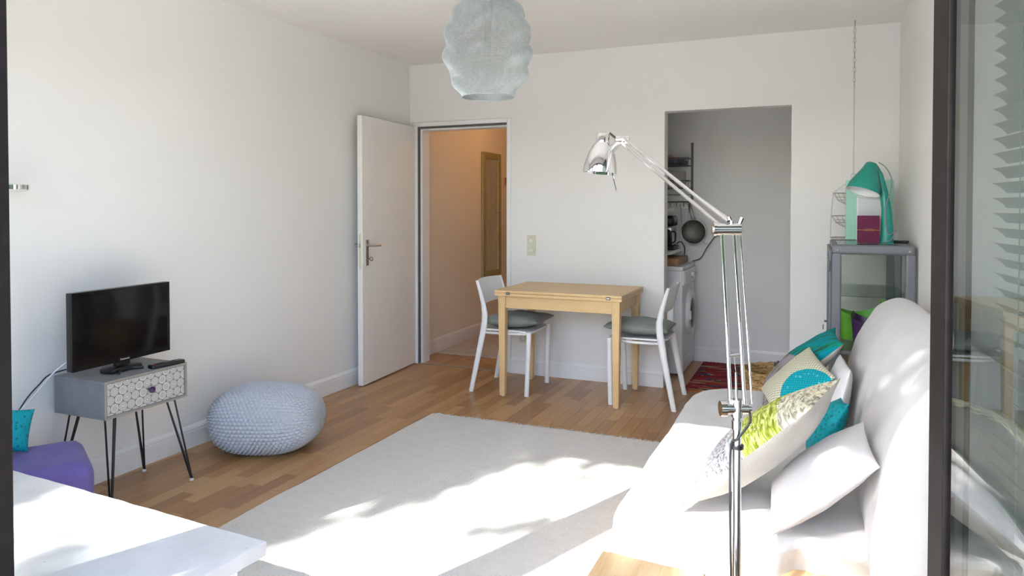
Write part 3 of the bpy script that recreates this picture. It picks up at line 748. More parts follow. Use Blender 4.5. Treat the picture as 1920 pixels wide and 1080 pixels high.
shade = ob('mesh_shade', bm, M_wire, pd)
wm = shade.modifiers.new('wires', 'WIREFRAME'); wm.thickness = .0026; wm.use_even_offset = False; wm.use_boundary = True
ob('rim_wire', loop_tube(bmesh.new(), circ((pc.x, pc.y, 1.822), .1184, 48), .002), M_wire, pd, True)
ob('cord', tb([(pc.x, pc.y, 2.20), (pc.x, pc.y, 2.49)], .003, 8), M_whitecable, pd, True)
ob('ceiling_rose', lathe(bmesh.new(), [(.001, 2.46), (.03, 2.46), (.05, 2.485), (.052, 2.4995)], 28, Matrix.Translation((pc.x, pc.y, 0))), M_white_pl, pd, True)
ob('lamp_holder', lathe(bmesh.new(), [(.001, 2.275), (.014, 2.27), (.024, 2.24), (.025, 2.185), (.022, 2.182), (.001, 2.182)], 24, Matrix.Translation((pc.x, pc.y, 0))), M_wire, pd, True)
ob('glass_bulb', lathe(bmesh.new(), [(.013, 2.185), (.017, 2.16), (.017, 2.065), (.012, 2.052), (.001, 2.049)], 20, Matrix.Translation((pc.x, pc.y, 0))), clear_glass('bulb_glass', (.9, .9, .88)), pd, True)
ob('filament', tb([(pc.x+.003, pc.y, 2.17), (pc.x+.003, pc.y, 2.085)], .0018, 6), M_steel, pd)

# ------------------------------------------------------------------ knitted pouf
pu = Vector((-2.752, 3.06, 0)); ra = .305; rb = .25; hh = .335; rot = R(24)
bm = bmesh.new(); NU, NV = 560, 210; G = []
for j in range(NV+1):
    th = math.pi*(.001+.998*j/NV); row = []
    for i in range(NU):
        ph = 2*math.pi*i/NU
        st = math.sin(th); cz_ = math.cos(th); cp, sp_ = math.cos(ph), math.sin(ph)
        rho = (abs(cp)**2.9+abs(sp_)**2.9)**(-1/2.9); rv = (abs(st)**2.5+abs(cz_)**2.5)**(-1/2.5)
        x = ra*cp*rho*st*rv*.90; y = rb*sp_*rho*st*rv*.95; z = hh/2+hh/2*cz_*rv*(1-.06*(cp*st)**2)
        x *= 1+.04*math.sin(ph*2+1); z *= 1-.05*(x/ra)
        nrm = Vector((x/ra**2, y/rb**2, (z-hh/2)/(hh/2)**2)).normalized()
        aa = math.atan2(z-hh/2, -y)                            # garter rows run round the long axis
        rowf = aa*.215/.0175+.12*math.sin(x*9)
        rid = abs(math.sin(rowf*math.pi))
        sti = math.sin(x/.0225*2*math.pi+(math.pi if math.floor(rowf) % 2 else 0))
        dsp = .017*(rid**.6)*(.72+.28*sti)+.004*noise.noise((x*6, y*6, z*6))
        q = Vector((x, y, z))+nrm*dsp*(1 if z > .012 else .2)
        q.z = max(q.z, .001)
        q.rotate(Matrix.Rotation(rot, 3, 'Z')); row.append(bm.verts.new(q+pu))
    G.append(row)
for j in range(NV):
    for i in range(NU): bm.faces.new((G[j][i], G[j+1][i], G[j+1][(i+1) % NU], G[j][(i+1) % NU]))
bmesh.ops.remove_doubles(bm, verts=G[0]+G[-1], dist=.0005)
pf = thing('knitted_pouf', 'chunky grey knitted pouf on the floor by the left wall', 'pouf', tuple(pu)); ob('knit_cover', bm, M_yarn, pf, True)
ob('inner_cushion', (lambda b_: (bmesh.ops.create_uvsphere(b_, u_segments=20, v_segments=12, radius=1, matrix=Matrix.Translation(pu+Vector((0, 0, hh/2))) @ Matrix.Rotation(rot, 4, 'Z') @ Matrix.Diagonal((ra*.8, rb*.8, hh*.4, 1))), b_)[1])(bmesh.new()), M_cushion, pf, True)

# ------------------------------------------------------------------ bedside drawer stand with television
st_ = thing('drawer_stand', 'grey one-drawer stand on black hairpin legs by the left wall', 'drawer stand', (-2.94, 2.325, 0))
BX0, BX1, BY0, BY1, BZ0, BZ1 = -3.105, -2.785, 2.112, 2.545, .404, .568
bm = bmesh.new(); tk = .012
bx(bm, (BX0, BY0, BZ1-tk), (BX1, BY1, BZ1), .001); bx(bm, (BX0, BY0, BZ0), (BX1, BY1, BZ0+tk), .001)
bx(bm, (BX0, BY0, BZ0+tk), (BX1, BY0+tk, BZ1-tk), .001); bx(bm, (BX0, BY1-tk, BZ0+tk), (BX1, BY1, BZ1-tk), .001); bx(bm, (BX0, BY0+tk, BZ0+tk), (BX0+.006, BY1-tk, BZ1-tk))
ob('body', bm, M_greybox, st_)
ob('front_edge', (lambda b_: [bx(b_, a, c) for a, c in (((BX1, BY0, BZ1-.006), (BX1+.0012, BY1, BZ1)), ((BX1, BY0, BZ0), (BX1+.0012, BY1, BZ0+.006)), ((BX1, BY0, BZ0+.006), (BX1+.0012, BY0+.006, BZ1-.006)), ((BX1, BY1-.006, BZ0+.006), (BX1+.0012, BY1, BZ1-.006)))][0])(bmesh.new()), plain('raw_board_edge', (.34, .28, .22), .7, var=.1), st_)
# printed drawer front: hexagonally set medallions
n = NM('medallion_print', .6); pc_ = n.coord('Position'); _, yy, zz = n.xyz(pc_)
D_ = .041
ya = (yy-2.1)/D_; za = (zz-BZ0-.004)/(D_*.88)
def cell(oy, oz):
    cy = (ya+oy).fr()-.5; cz = ((za*.5+oz).fr()-.5)*2*.88
    return cy, cz, (cy*cy+cz*cz).sq(), (ya+oy).op('FLOOR')*1.7+(za*.5+oz).op('FLOOR')*2.9+oy
cy1, cz1, r1, i1 = cell(0, 0); cy2, cz2, r2, i2 = cell(.5, .5)
f2 = r2.lt(r1); 
def sel(a, b): return a*(f2*-1+1)+b*f2
rr = sel(r1, r2); th = sel(cy1.at(cz1), cy2.at(cz2)); idx = sel(i1, i2)
kind = (idx*.377).fr()
sp1 = (th*12).sin().gt(-.2); sp2 = (th*8).sin().gt(0)
A1 = rr.lt(.47)*rr.gt(.41)+rr.lt(.37)*rr.gt(.16)*sp1+rr.lt(.11)
A2 = rr.lt(.46)*rr.gt(.37)+rr.lt(.32)*rr.gt(.25)+rr.lt(.21)*sp2
A3 = rr.lt(.46)*((rr*48).sin().gt(-.55)*(th*16).sin().gt(-.75))
pat = A1*kind.lt(.34)+A2*(kind.gt(.34)*kind.lt(.67))+A3*kind.gt(.67)
n.col(n.mix(pat.mn(1), (.235, .195, .17), (.70, .70, .67))); M_medal = n.m
dr = ob('drawer', box((BX0+.02, BY0+tk+.002, BZ0+tk+.001), (BX1-.003, BY1-tk-.002, BZ1-tk-.001), .001), M_medal, st_)
kc = Vector((BX1-.003, 2.335, .487)); sharp(ob('knob', lathe(bmesh.new(), [(.005, 0), (.005, .012), (.012, .014), (.0145, .020), (.013, .026), (.001, .028)], 20, along(kc, (1, 0, 0))), plain('dark_violet_knob', (.06, .02, .09), .25), dr))
for (px, py, sx, sy) in ((BX1-.05, BY0+.06, 1, -1), (BX1-.05, BY1-.055, 1, 1), (BX0+.05, BY0+.06, -1, -1), (BX0+.06, BY1-.06, -.35, 1)):
    bm = bmesh.new(); fx, fy = px+sx*.075, py+sy*.055
    fx = max(fx, -3.118)
    for o1, o2 in (((-.028, 0), (.028, 0)), ):
        tube(bm, [(px-.030, py, BZ0), (fx-.004, fy, .012), (fx+.004, fy, .012), (px+.005, py+.026*sy*-1, BZ0)], .0042, 8)
    tube(bm, [(px+.028, py, BZ0), (fx+.002, fy, .014)], .0042, 8)
    lg = sharp(ob('hairpin_leg', bm, M_black, st_)); ob('mount_plate', box((px-.036, py-.03, BZ0-.006), (px+.036, py+.03, BZ0), .002), M_dkgrey, lg)
    ob('foot_cap', lathe(bmesh.new(), [(.001, 0), (.010, 0), (.010, .006), (.006, .012), (.001, .013)], 14, Matrix.Translation((fx, fy, 0))), M_white_pl, lg, True)
# television
tv = thing('television', 'black flat screen television on the grey drawer stand', 'television', (-2.93, 2.32, .568))
ta = math.atan2(2.561-2.042, -2.920+2.889); TM = Matrix.Translation((-2.905, 2.302, .783)) @ Matrix.Rotation(ta, 4, 'Z')   # local x along screen, -y to the room
def tbox(a, b, bev=0, seg=2): bm = box(a, b, bev, seg); bm.transform(TM); return bm
tw, tz = .262, .168
ob('housing', tbox((-tw, .002, -tz), (tw, .030, tz), .004), M_black, tv)
ob('rear_bulge', tbox((-tw*.7, .03, -tz*.8), (tw*.7, .052, tz*.35), .008), M_black, tv)
M_screen = plain('glossy_screen', (.004, .004, .005), .07, var=.1, spec=.6)
bz = ob('bezel', (lambda b_: ([bx(b_, a, c, .0012) for a, c in (((-tw, -.006, -tz), (tw, .002, -tz+.020)), ((-tw, -.006, tz-.011), (tw, .002, tz)), ((-tw, -.006, -tz+.02), (-tw+.012, .002, tz-.011)), ((tw-.012, -.006, -tz+.02), (tw, .002, tz-.011)))], b_.transform(TM), b_)[2])(bmesh.new()), plain('gloss_black', (.006, .006, .007), .12), tv)
ob('screen', tbox((-tw+.011, -.003, -tz+.019), (tw-.011, .002, tz-.010)), M_screen, tv)
def text_mesh(s, size, M, depth=.0004):
    cu = bpy.data.curves.new('lettering', 'FONT'); cu.body = s; cu.size = size; cu.extrude = depth; cu.align_x = 'CENTER'; cu.align_y = 'CENTER'
    to = bpy.data.objects.new('lettering', cu); COL.objects.link(to); dg = bpy.context.evaluated_depsgraph_get(); me = to.evaluated_get(dg).to_mesh()
    bm = bmesh.new(); bm.from_mesh(me); to.to_mesh_clear() if False else None
    bpy.data.objects.remove(to); bpy.data.curves.remove(cu); bm.transform(M); return bm
ob('lettering', text_mesh('Panasonic', .013, TM @ Matrix.Translation((.0, -.0062, -tz+.010)) @ Matrix.Rotation(R(90), 4, 'X')), plain('silver_print', (.55, .55, .55), .4), bz)
ob('neck', (lambda b_: (bx(b_, (-.035, .0, -.19), (.035, .03, -.15), .004), b_.transform(TM), b_)[2])(bmesh.new()), M_black, tv)
bm = bmesh.new()
bx(bm, (-.085, -.02, -.214), (.085, .055, -.192), .008)
for s in (-1, 1): tube(bm, [(s*.03, -.01, -.205), (s*.055, -.032, -.208), (s*.068, -.045, -.209)], [.011, .008, .006], 8)
bm.transform(TM); sharp(ob('stand_foot', bm, M_black, tv))
# remote control lying in front of the set
rm = thing('remote_control', 'black remote control lying on top of the drawer stand', 'remote', (-2.816, 2.457, .568), R(84))
ob('body', box((-.085, -.021, .0005), (.085, .021, .017), .006, 3), M_black, rm, world=False)
bt = {'red_button': (.5, .02, .02), 'green_button': (.02, .35, .05), 'yellow_button': (.6, .45, .02), 'blue_button': (.03, .08, .5)}
for i, (k, c_) in enumerate(bt.items()): ob(k, box((.0, -.014+i*.0075, .0168), (.006, -.009+i*.0075, .0185)), plain(k, c_, .5), rm, world=False)
ob('power_button', box((-.074, -.012, .0168), (-.066, -.006, .0185)), plain('power_red', (.5, .02, .02), .5), rm, world=False)
bm = bmesh.new()
for i in range(9):
    for j in range(3): bx(bm, (.012+i*.0075 if i < 5 else -.055+(i-5)*.011, -.013+j*.0095, .0168), (.017+i*.0075 if i < 5 else -.048+(i-5)*.011, -.007+j*.0095, .0180))
o = ob('key_rows', bm, plain('key_grey', (.05, .05, .055), .5), rm, world=False); o['kind'] = 'stuff'
# cables behind the set
for nm, lab, mt, pts in (('television_cable', 'white aerial cable running down behind the television', M_whitecable, [(-2.965, 2.10, .66), (-3.02, 2.05, .60), (-3.08, 2.0, .50), (-3.12, 1.93, .40), (-3.13, 1.85, .2), (-3.13, 1.8, .003)]),
                         ('power_cable', 'black power cable running down behind the drawer stand', M_cable, [(-2.98, 2.16, .615), (-3.08, 2.085, .585), (-3.125, 2.06, .54), (-3.13, 2.0, .48), (-3.13, 1.93, .37), (-3.135, 1.86, .18), (-3.132, 1.83, .003)])):
    o = tag(ob(nm, tb(spl(pts, 6), .0032, 8), mt, None, True), lab, 'cable')

# ------------------------------------------------------------------ purple armchair and teal cushion
C0 = Vector((-2.785, 2.012, 0)); ca = R(-30); CM = Matrix.Translation(C0) @ Matrix.Rotation(ca, 4, 'Z')   # local +x = d2, local -y = d1
ac = thing('armchair', 'low purple velvet armchair behind the concrete table', 'armchair', tuple(CM @ Vector((.19, -.22, 0))))
def soft(a, b, r_, n=10, amp=.004, M=None):
    bm = bmesh.new(); bmesh.ops.create_cube(bm, size=2); bmesh.ops.subdivide_edges(bm, edges=bm.edges[:], cuts=n, use_grid_fill=True)
    a = Vector(a); b = Vector(b); c = (a+b)/2; h = (b-a)/2
    for v in bm.verts:
        p = Vector([v.co[i]*h[i] for i in range(3)]); q = Vector([max(-(h[i]-r_), min(h[i]-r_, p[i])) for i in range(3)]); d = p-q
        if d.length > 1e-9: p = q+d.normalized()*r_*min(1, d.length/r_ if d.length < r_*.2 else 1)
        p += Vector((0, 0, amp*noise.noise((p+c)*7))); v.co = p+c
    if M: bm.transform(M)
    return bm
ob('seat', soft((0, -.46, .10), (.395, 0, .374), .055, 14, .004, CM), M_purple, ac, True)
ob('backrest', soft((.0, -.62, .10), (.385, -.47, .62), .05, 12, .004, CM), M_purple, ac, True)
for x, y in ((.04, -.05), (.34, -.05), (.04, -.41), (.34, -.41)):
    bm = tb([(x, y, 0), (x, y, .11)], [.012, .018], 12); bm.transform(CM); ob('leg', bm, M_dkgrey, ac, True)
pillow('throw_pillow', 'teal quilted cushion on the purple armchair', (-2.86, 1.64, .405), (-2.765, 1.775, .380), (-.35, .0, 1), .16, .09, M_tealq, M_tealq, None, 21, cat='cushion')
for o in list(COL.objects):
    if o.get('group') is None and 'group' in o.keys(): del o['group']

# ------------------------------------------------------------------ concrete table
ct = thing('concrete_table', 'low table with a grey concrete slab top by the window', 'table', (-1.9, 1.25, 0), R(-3.5))
CT = Matrix.Translation((-1.320, 1.459, 0)) @ Matrix.Rotation(R(-3.5), 4, 'Z')
bm = box((-1.20, -.455, .402), (0, 0, .440), .003, 2); bmesh.ops.subdivide_edges(bm, edges=[e for e in bm.edges if e.calc_length() > .3], cuts=24)
for v in bm.verts:
    if v.co.x > -.01 or v.co.y > -.01: v.co += Vector((.0035*noise.noise(v.co*22), .0035*noise.noise(v.co*26+Vector((5, 0, 0))), 0))
bm.transform(CT); ob('slab_top', bm, M_concrete, ct)
bm = bmesh.new(); bx(bm, (-1.15, -.42, .372), (-.045, -.04, .4015), .003); bm.transform(CT); ob('under_frame', bm, M_white_metal, ct)
for x in (-1.13, -.085):
    for y in (-.40, -.085):
        bm = box((x, y, 0), (x+.035, y+.035, .372), .003); bm.transform(CT); ob('leg', bm, M_white_metal, ct)

# ------------------------------------------------------------------ small reading lamp by the window post
rl = thing('wall_lamp', 'small chrome disc reading lamp on the left wall above the armchair', 'wall lamp', (XL, 1.86, 1.40))
dc = Vector((-3.035, 1.905, 1.398))
sharp(ob('disc_head', lathe(bmesh.new(), [(.001, .012), (.050, .012), (.056, .008), (.056, -.010), (.052, -.012)], 36, Matrix.Translation(dc)), M_chrome, rl))
sharp(ob('diffuser', lathe(bmesh.new(), [(.052, -.0115), (.045, -.017), (.001, -.019)], 36, Matrix.Translation(dc)), M_white_pl, rl), 60)
ob('arm', tb([dc+Vector((-.03, 0, .012)), dc+Vector((-.07, -.02, .018)), (XL+.008, 1.86, 1.41)], .005, 10), M_chrome, rl, True)
ob('wall_plate', lathe(bmesh.new(), [(.001, .012), (.03, .012), (.034, .006), (.034, 0)], 24, along((XL, 1.86, 1.41), (1, 0, 0))), M_chrome, rl, True)

# ------------------------------------------------------------------ switch plate and sockets
def plate(name, label, cx, cz, w, h, y=YB, rounds=(), mat=M_cream, cat='switch'):
    t = thing(name, label, cat, (cx, y, cz-h/2)); ob('cover_plate', box((cx-w/2, y-.009, cz-h/2), (cx+w/2, y, cz+h/2), .003), mat, t)
    for dz in rounds:
        r_ = ob('round_insert', lathe(bmesh.new(), [(.027, 0), (.027, .003), (.024, .0045), (.001, .0045)], 28, along((cx, y-.009, cz+dz), (0, -1, 0))), mat, t, True)
        ob('rocker', box((cx-.012, y-.017, cz+dz-.012), (cx+.012, y-.0125, cz+dz+.012), .002), M_white_pl, r_)
    return t
plate('light_switch', 'cream double switch plate on the wall above the dining table', -2.053, 1.016, .072, .158, rounds=(.038, -.038))
plate('power_socket', 'cream power socket low on the wall behind the dining chair', -2.118, .285, .072, .072, rounds=(0,), cat='socket')
plate('power_socket', 'cream power socket on the alcove back wall above the cable', -.755, 1.095, .075, .075, y=6.24, rounds=(0,), cat='socket')

# ------------------------------------------------------------------ hall: mirror, hooks, lamp
mr = thing('wall_mirror', 'tall narrow mirror in a pale gilt frame on the hall wall', 'mirror', (-3.175, 6.87, .58))
MY0, MY1, MZ0, MZ1, XW = 6.645, 7.10, .58, 1.886, -3.175
for a, b in (((XW, MY0, MZ0), (XW+.028, MY0+.07, MZ1)), ((XW, MY1-.07, MZ0), (XW+.028, MY1, MZ1)), ((XW, MY0+.07, MZ0), (XW+.028, MY1-.07, MZ0+.07)), ((XW, MY0+.07, MZ1-.07), (XW+.028, MY1-.07, MZ1))):
    ob('frame_side', box(a, b, .008, 3), M_gilt, mr)
ob('mirror_glass', box((XW+.001, MY0+.065, MZ0+.065), (XW+.012, MY1-.065, MZ1-.065)), M_mirror, mr)
bead = bmesh.new()
for k in range(52):
    for y in (MY0+.062, MY1-.062): bmesh.ops.create_icosphere(bead, subdivisions=1, radius=.009, matrix=Matrix.Translation((XW+.026, y, MZ0+.06+k*(MZ1-MZ0-.12)/51)))
o = ob('bead_trim', bead, M_gilt, mr, True); o['kind'] = 'stuff'
hk = thing('coat_hook', 'small wooden coat hook on the hall wall beyond the mirror', 'hook', (XW, 7.33, 1.55))
ob('back_board', box((XW, 7.24, 1.56), (XW+.018, 7.44, 1.64), .004), M_brownbox, hk)
for y in (7.29, 7.39): ob('peg', tb([(XW+.015, y, 1.60), (XW+.05, y, 1.59), (XW+.06, y, 1.615)], .008, 8), M_brownbox, hk, True)
hl = thing('ceiling_lamp', 'warm round ceiling lamp inside the hall', 'lamp', (-2.3, 6.5, 2.5))
ob('lamp_base', lathe(bmesh.new(), [(.001, 2.46), (.06, 2.46), (.065, 2.4995)], 28, Matrix.Translation((-2.3, 6.5, 0))), M_white_pl, hl, True)
gm = bpy.data.materials.new('lit_globe'); gm.use_nodes = True; g_ = gm.node_tree.nodes['Principled BSDF']; g_.inputs['Base Color'].default_value = (1, .8, .6, 1)
g_.inputs['Emission Color'].default_value = (1, .50, .20, 1); g_.inputs['Emission Strength'].default_value = 9
ob('globe', (lambda b_: (bmesh.ops.create_uvsphere(b_, u_segments=24, v_segments=14, radius=.09, matrix=Matrix.Translation((-2.3, 6.5, 2.375))), b_)[1])(bmesh.new()), gm, hl, True)

# ------------------------------------------------------------------ alcove kitchen corner
WX, WY0, WY1, WZ = -.955, 5.62, 6.20, .850
wsh = thing('washing_machine', 'white front-loading washing machine in the alcove', 'washing machine', (-1.24, 5.91, 0))
ob('body', box((-1.54, WY0, .012), (WX, WY1, WZ-.03), .008, 3), M_white_metal, wsh)
ob('top_panel', box((-1.54, WY0-.002, WZ-.030), (WX+.004, WY1+.002, WZ), .006, 3), M_white_pl, wsh)
pn = ob('control_panel', box((WX-.002, WY0+.004, WZ-.145), (WX+.014, WY1-.004, WZ-.032), .006, 3), M_white_pl, wsh)
for y, r_ in ((5.98, .026), (6.08, .018), (6.14, .012)): sharp(ob('dial', lathe(bmesh.new(), [(r_, 0), (r_*.9, .018), (.001, .020)], 20, along((WX+.013, y, WZ-.088), (1, 0, 0))), M_white_pl, pn))
ob('detergent_drawer', box((WX+.010, WY0+.03, WZ-.13), (WX+.018, WY0+.20, WZ-.045), .003), M_white_pl, pn)
dcc = (WX, 5.94, .455)
dw = sharp(ob('porthole_ring', lathe(bmesh.new(), [(.185, -.002), (.188, .018), (.175, .034), (.150, .036), (.128, .022), (.126, .004)], 44, along(dcc, (1, 0, 0))), M_white_pl, wsh), 50)
sharp(ob('porthole_glass', lathe(bmesh.new(), [(.128, .02), (.115, .034), (.07, .045), (.001, .048)], 40, along(dcc, (1, 0, 0))), M_dglass, dw), 60)
ob('door_latch', box((WX+.03, 5.755, .42), (WX+.045, 5.79, .49), .004), M_white_pl, dw)
ob('kick_panel', box((WX-.003, WY0+.02, .03), (WX+.004, WY1-.02, .12), .002), M_white_pl, wsh)
for x in (-1.5, -1.0):
    for y in (WY0+.05, WY1-.05): ob('foot', tb([(x, y, 0), (x, y, .013)], .02, 12), M_black, wsh)
o = tag(ob('storage_box', box((-1.36, 5.72, .850), (-1.005, 6.18, .905), .004), M_brownbox), 'low brown wooden box on the washing machine', 'box')
sh = thing('wall_shelf', 'white shelf board above the washing machine', 'shelf', (-1.3, 6.0, .93))
ob('board', box((-1.66, 5.70, .935), (-1.065, 6.24, .962), .003), M_white_pl, sh)
ob('bracket', box((-1.20, 5.80, .905), (-1.17, 6.24, .935), .002), M_white_pl, sh)
cf = thing('coffee_machine', 'black and steel coffee machine on the alcove shelf', 'coffee machine', (-1.16, 6.02, .962))
ob('base', box((-1.27, 5.90, .962), (-1.075, 6.13, .995), .012, 3), M_black, cf); ob('body', soft((-1.255, 5.96, .99), (-1.09, 6.13, 1.17), .03, 8, 0), M_steel, cf, True)
ob('hood', soft((-1.265, 5.91, 1.155), (-1.078, 6.13, 1.245), .03, 8, 0), M_black, cf, True)
ob('jug', lathe(bmesh.new(), [(.001, .995), (.05, .998), (.062, 1.03), (.056, 1.10), (.04, 1.13)], 24, Matrix.Translation((-1.155, 5.945, 0))), M_dglass, cf, True)
ob('handle', tb(spl([(-1.098, 5.93, 1.115), (-1.066, 5.92, 1.105), (-1.066, 5.92, 1.04), (-1.098, 5.935, 1.02)], 5), .006, 8), M_black, cf, True)
o = tag(sharp(ob('bowl', lathe(bmesh.new(), [(.001, 1.246), (.03, 1.246), (.055, 1.27), (.066, 1.305), (.062, 1.305), (.05, 1.272), (.001, 1.256)], 28, Matrix.Translation((-1.155, 6.02, 0))), M_white_pl)), 'small white bowl on top of the coffee machine', 'bowl')
rk = thing('wall_rack', 'grey wire rack with two basket shelves on the alcove wall', 'rack', (-1.2, 6.24, 1.33))
for x in (-.980, -1.55): ob('upright', box((x-.009, 6.218, 1.355), (x+.009, 6.238, 1.862), .002), M_dkgrey, rk)
for z in (1.665, 1.475):
    bm = bmesh.new()
    for zz_ in (z, z+.062): 
        loop_tube(bm, [(-1.56, 6.06, zz_), (-.985, 6.06, zz_), (-.985, 6.225, zz_), (-1.56, 6.225, zz_)], .0035, 6)
    for k in range(15): tube(bm, [(-1.56+.575*k/14, 6.06, z+.062), (-1.56+.575*k/14, 6.06, z), (-1.56+.575*k/14, 6.225, z)], .0022, 5)
    for k in range(7): tube(bm, [(-1.56, 6.06+.165*k/6, z), (-.985, 6.06+.165*k/6, z)], .0018, 5)
    ob('wire_basket', bm, M_dkgrey, rk)
bm = tb([(-1.56, 6.215, 1.36), (-.97, 6.215, 1.36)], .005, 8); tube(bm, [(-1.56, 6.215, 1.42), (-.97, 6.215, 1.42)], .003, 6)
hkr = ob('hook_rail', bm, M_dkgrey, rk)
for x in (-1.16, -1.105, -1.045, -.99): ob('hook', tb(spl([(x, 6.215, 1.365), (x, 6.20, 1.35), (x, 6.195, 1.325), (x, 6.205, 1.322)], 4), .003, 6), M_dkgrey, hkr, True)
GT = 'folded towels in the wall rack'
o = tag(ob('folded_towel', soft((-1.24, 6.09, 1.672), (-1.012, 6.21, 1.712), .014, 8, .006), fabric('navy_white_towel', (.13, .13, .17), var=.8, thread=500), None, True), 'dark patterned folded towel lying in the upper rack basket', 'towel', GT)
o = tag(ob('folded_towel', soft((-1.30, 6.09, 1.716), (-1.125, 6.20, 1.752), .014, 8, .006), fabric('pink_towel', (.50, .30, .32), var=.3, thread=500), None, True), 'pink folded towel on top of the dark towel in the rack', 'towel', GT)
o = tag(ob('cardboard_box', box((-1.30, 6.10, 1.481), (-1.03, 6.21, 1.615), .003), plain('pale_carton', (.46, .44, .37), .7, var=.05)), 'pale carton standing in the lower rack basket', 'box')
stn = thing('strainer', 'round metal mesh strainer hanging from the rack hooks', 'strainer', (-.98, 6.20, 1.0))
scn = Vector((-.960, 6.175, 1.105))
ob('rim', loop_tube(bmesh.new(), circ(scn, .105, 40, (0, 1, 0)), .005, 8), M_steel, stn, True)
n = NM('dark_mesh', .5, .6); v = n.coord('Position'); x, y, z = n.xyz(v)
n.col(n.ramp((x*2400).sin()*(z*2400).sin()*.5+.5, [(.3, (.10, .095, .085)), (.7, (.24, .23, .21))])); M_mesh = n.m
ob('mesh_bowl', lathe(bmesh.new(), [(.104, 0), (.098, -.02), (.075, -.04), (.04, -.05), (.001, -.053)], 36, along(scn, (0, -1, 0))), M_mesh, stn, True)
bm = bmesh.new(); tube(bm, [scn+Vector((-.01, 0, .10)), (-1.005, 6.195, 1.345)], .0045, 8); tube(bm, [scn+Vector((.02, 0, .10)), (-.992, 6.195, 1.345)], .0045, 8); ob('handle', bm, M_steel, stn, True)
ob('rest_loop', tb(spl([scn+Vector((.06, 0, -.085)), scn+Vector((.10, -.005, -.12)), scn+Vector((.115, 0, -.10)), scn+Vector((.085, 0, -.06))], 4) if False else [scn+Vector((.075, 0, -.075)), scn+Vector((.108, -.005, -.105)), scn+Vector((.118, 0, -.09))], .003, 6), M_steel, stn, True)
gr = thing('grater', 'flat steel grater hanging beside the strainer', 'grater', (-1.04, 6.2, 1.18))
bm = loop_tube(bmesh.new(), [(-1.075, 6.20, 1.34), (-1.035, 6.20, 1.345), (-1.0, 6.20, 1.34), (-1.01, 6.20, 1.17), (-1.06, 6.20, 1.17)], .0035, 6)
ob('wire_frame', bm, M_steel, gr)
bm = bmesh.new()
for k in range(10): bx(bm, (-1.066, 6.199, 1.185+k*.012), (-1.008, 6.202, 1.193+k*.012))
o = ob('blade_rows', bm, M_steel, gr); o['kind'] = 'stuff'
o = tag(ob('appliance_cable', tb(spl([(-.757, 6.222, 1.085), (-.79, 6.19, 1.06), (-.85, 6.18, .97), (-.90, 6.19, .885), (-.97, 6.19, .855)], 7), .0045, 8), M_dkgrey, None, True), 'dark cable drooping from the alcove socket to the washing machine', 'cable')
o = tag(ob('coffee_cable', tb(spl([(-1.09, 6.14, 1.01), (-1.06, 6.16, 1.02), (-1.035, 6.18, .97), (-1.04, 6.2, .908)], 6), .004, 8), M_cable, None, True), 'short black cable behind the coffee machine', 'cable')

# ------------------------------------------------------------------ straw basket
bk_ = thing('straw_basket', 'round woven straw basket standing between the kilim rug and the sofa', 'basket', (-.22, 4.945, 0))
n = NM('plaited_straw', .8, 0, .2); v = n.coord('Position'); f = n.noise(n.mapp(v, (1, 1, 2.2), rot=(.4, .5, 0)), 26, 4, .6, 1.2)
n.col(n.ramp(f, [(.32, (.20, .105, .035)), (.5, (.46, .29, .12)), (.68, (.62, .43, .21))])).bump(f, .8, .01); M_straw = n.m
bm = bmesh.new()
for k in range(13):
    z = .0145+k*.0195; r_ = .155+.062*math.sin(math.pi/2*min(1, k/8))
    pts = []
    for i in range(72):
        a = 2*math.pi*i/72; w = .004*math.sin(a*18+(math.pi if k % 2 else 0)); pts.append(Vector((-.22+(r_+w)*math.cos(a), 4.945+(r_+w)*math.sin(a), z+.003*math.sin(a*18))))
    loop_tube(bm, pts, .0125, 7)
ob('woven_wall', bm, M_straw, bk_, True)
ob('base', lathe(bmesh.new(), [(.001, .001), (.155, .001), (.16, .02), (.001, .02)], 36, Matrix.Translation((-.22, 4.945, 0))), M_straw, bk_, True)
pmq = bmesh.new()
for k in range(60):
    d = Vector((random.gauss(0, 1), random.gauss(0, 1), random.gauss(0, 1))).normalized(); c = Vector((-.235, 5.12, .255)); tube(pmq, [c, c+d*.028], [.004, .002], 4)
o = ob('pompom', pmq, plain('grey_pompom', (.13, .14, .15), .9, var=.2), bk_); o['kind'] = 'stuff'
o = tag(sharp(ob('round_stool', lathe(bmesh.new(), [(.001, 0), (.075, 0), (.082, .02), (.084, .40), (.078, .46), (.05, .487), (.001, .492)], 32, Matrix.Translation((.105, 5.04, 0))), M_beige), 60), 'round beige felt stool under the back of the glass cabinet', 'stool')

# ------------------------------------------------------------------ glass cabinet
KX0, KX1, KY0, KY1, KZ0, KZ1 = .076, .474, 4.20, 4.915, .545, 1.115
cb_ = thing('glass_cabinet', 'grey metal framed glass display cabinet in the far right corner', 'cabinet', (.275, 4.64, 0))
pr = .024
for x in (KX0+pr, KX1-pr):
    for y in (KY0+pr, KY1-pr):
        pst = ob('corner_post', box((x-pr, y-pr, 0), (x+pr, y+pr, KZ1-.045), .010, 3), M_grey_metal, cb_)
for y in (KY0, KY1-.048):
    bm = box((KX0, y, KZ1-.052), (KX1, y+.048, KZ1), .016, 4); ob('top_rail', bm, M_grey_metal, cb_)
for x in (KX0, KX1-.03): ob('side_rail', box((x, KY0+.048, KZ1-.03), (x+.03, KY1-.048, KZ1-.002), .005), M_grey_metal, cb_)
ob('top_panel', box((KX0+.03, KY0+.046, KZ1-.010), (KX1-.03, KY1-.046, KZ1-.002)), M_glass, cb_)
ob('bottom_panel', box((KX0+.02, KY0+.02, KZ0-.018), (KX1-.02, KY1-.02, KZ0), .003), M_grey_metal, cb_)
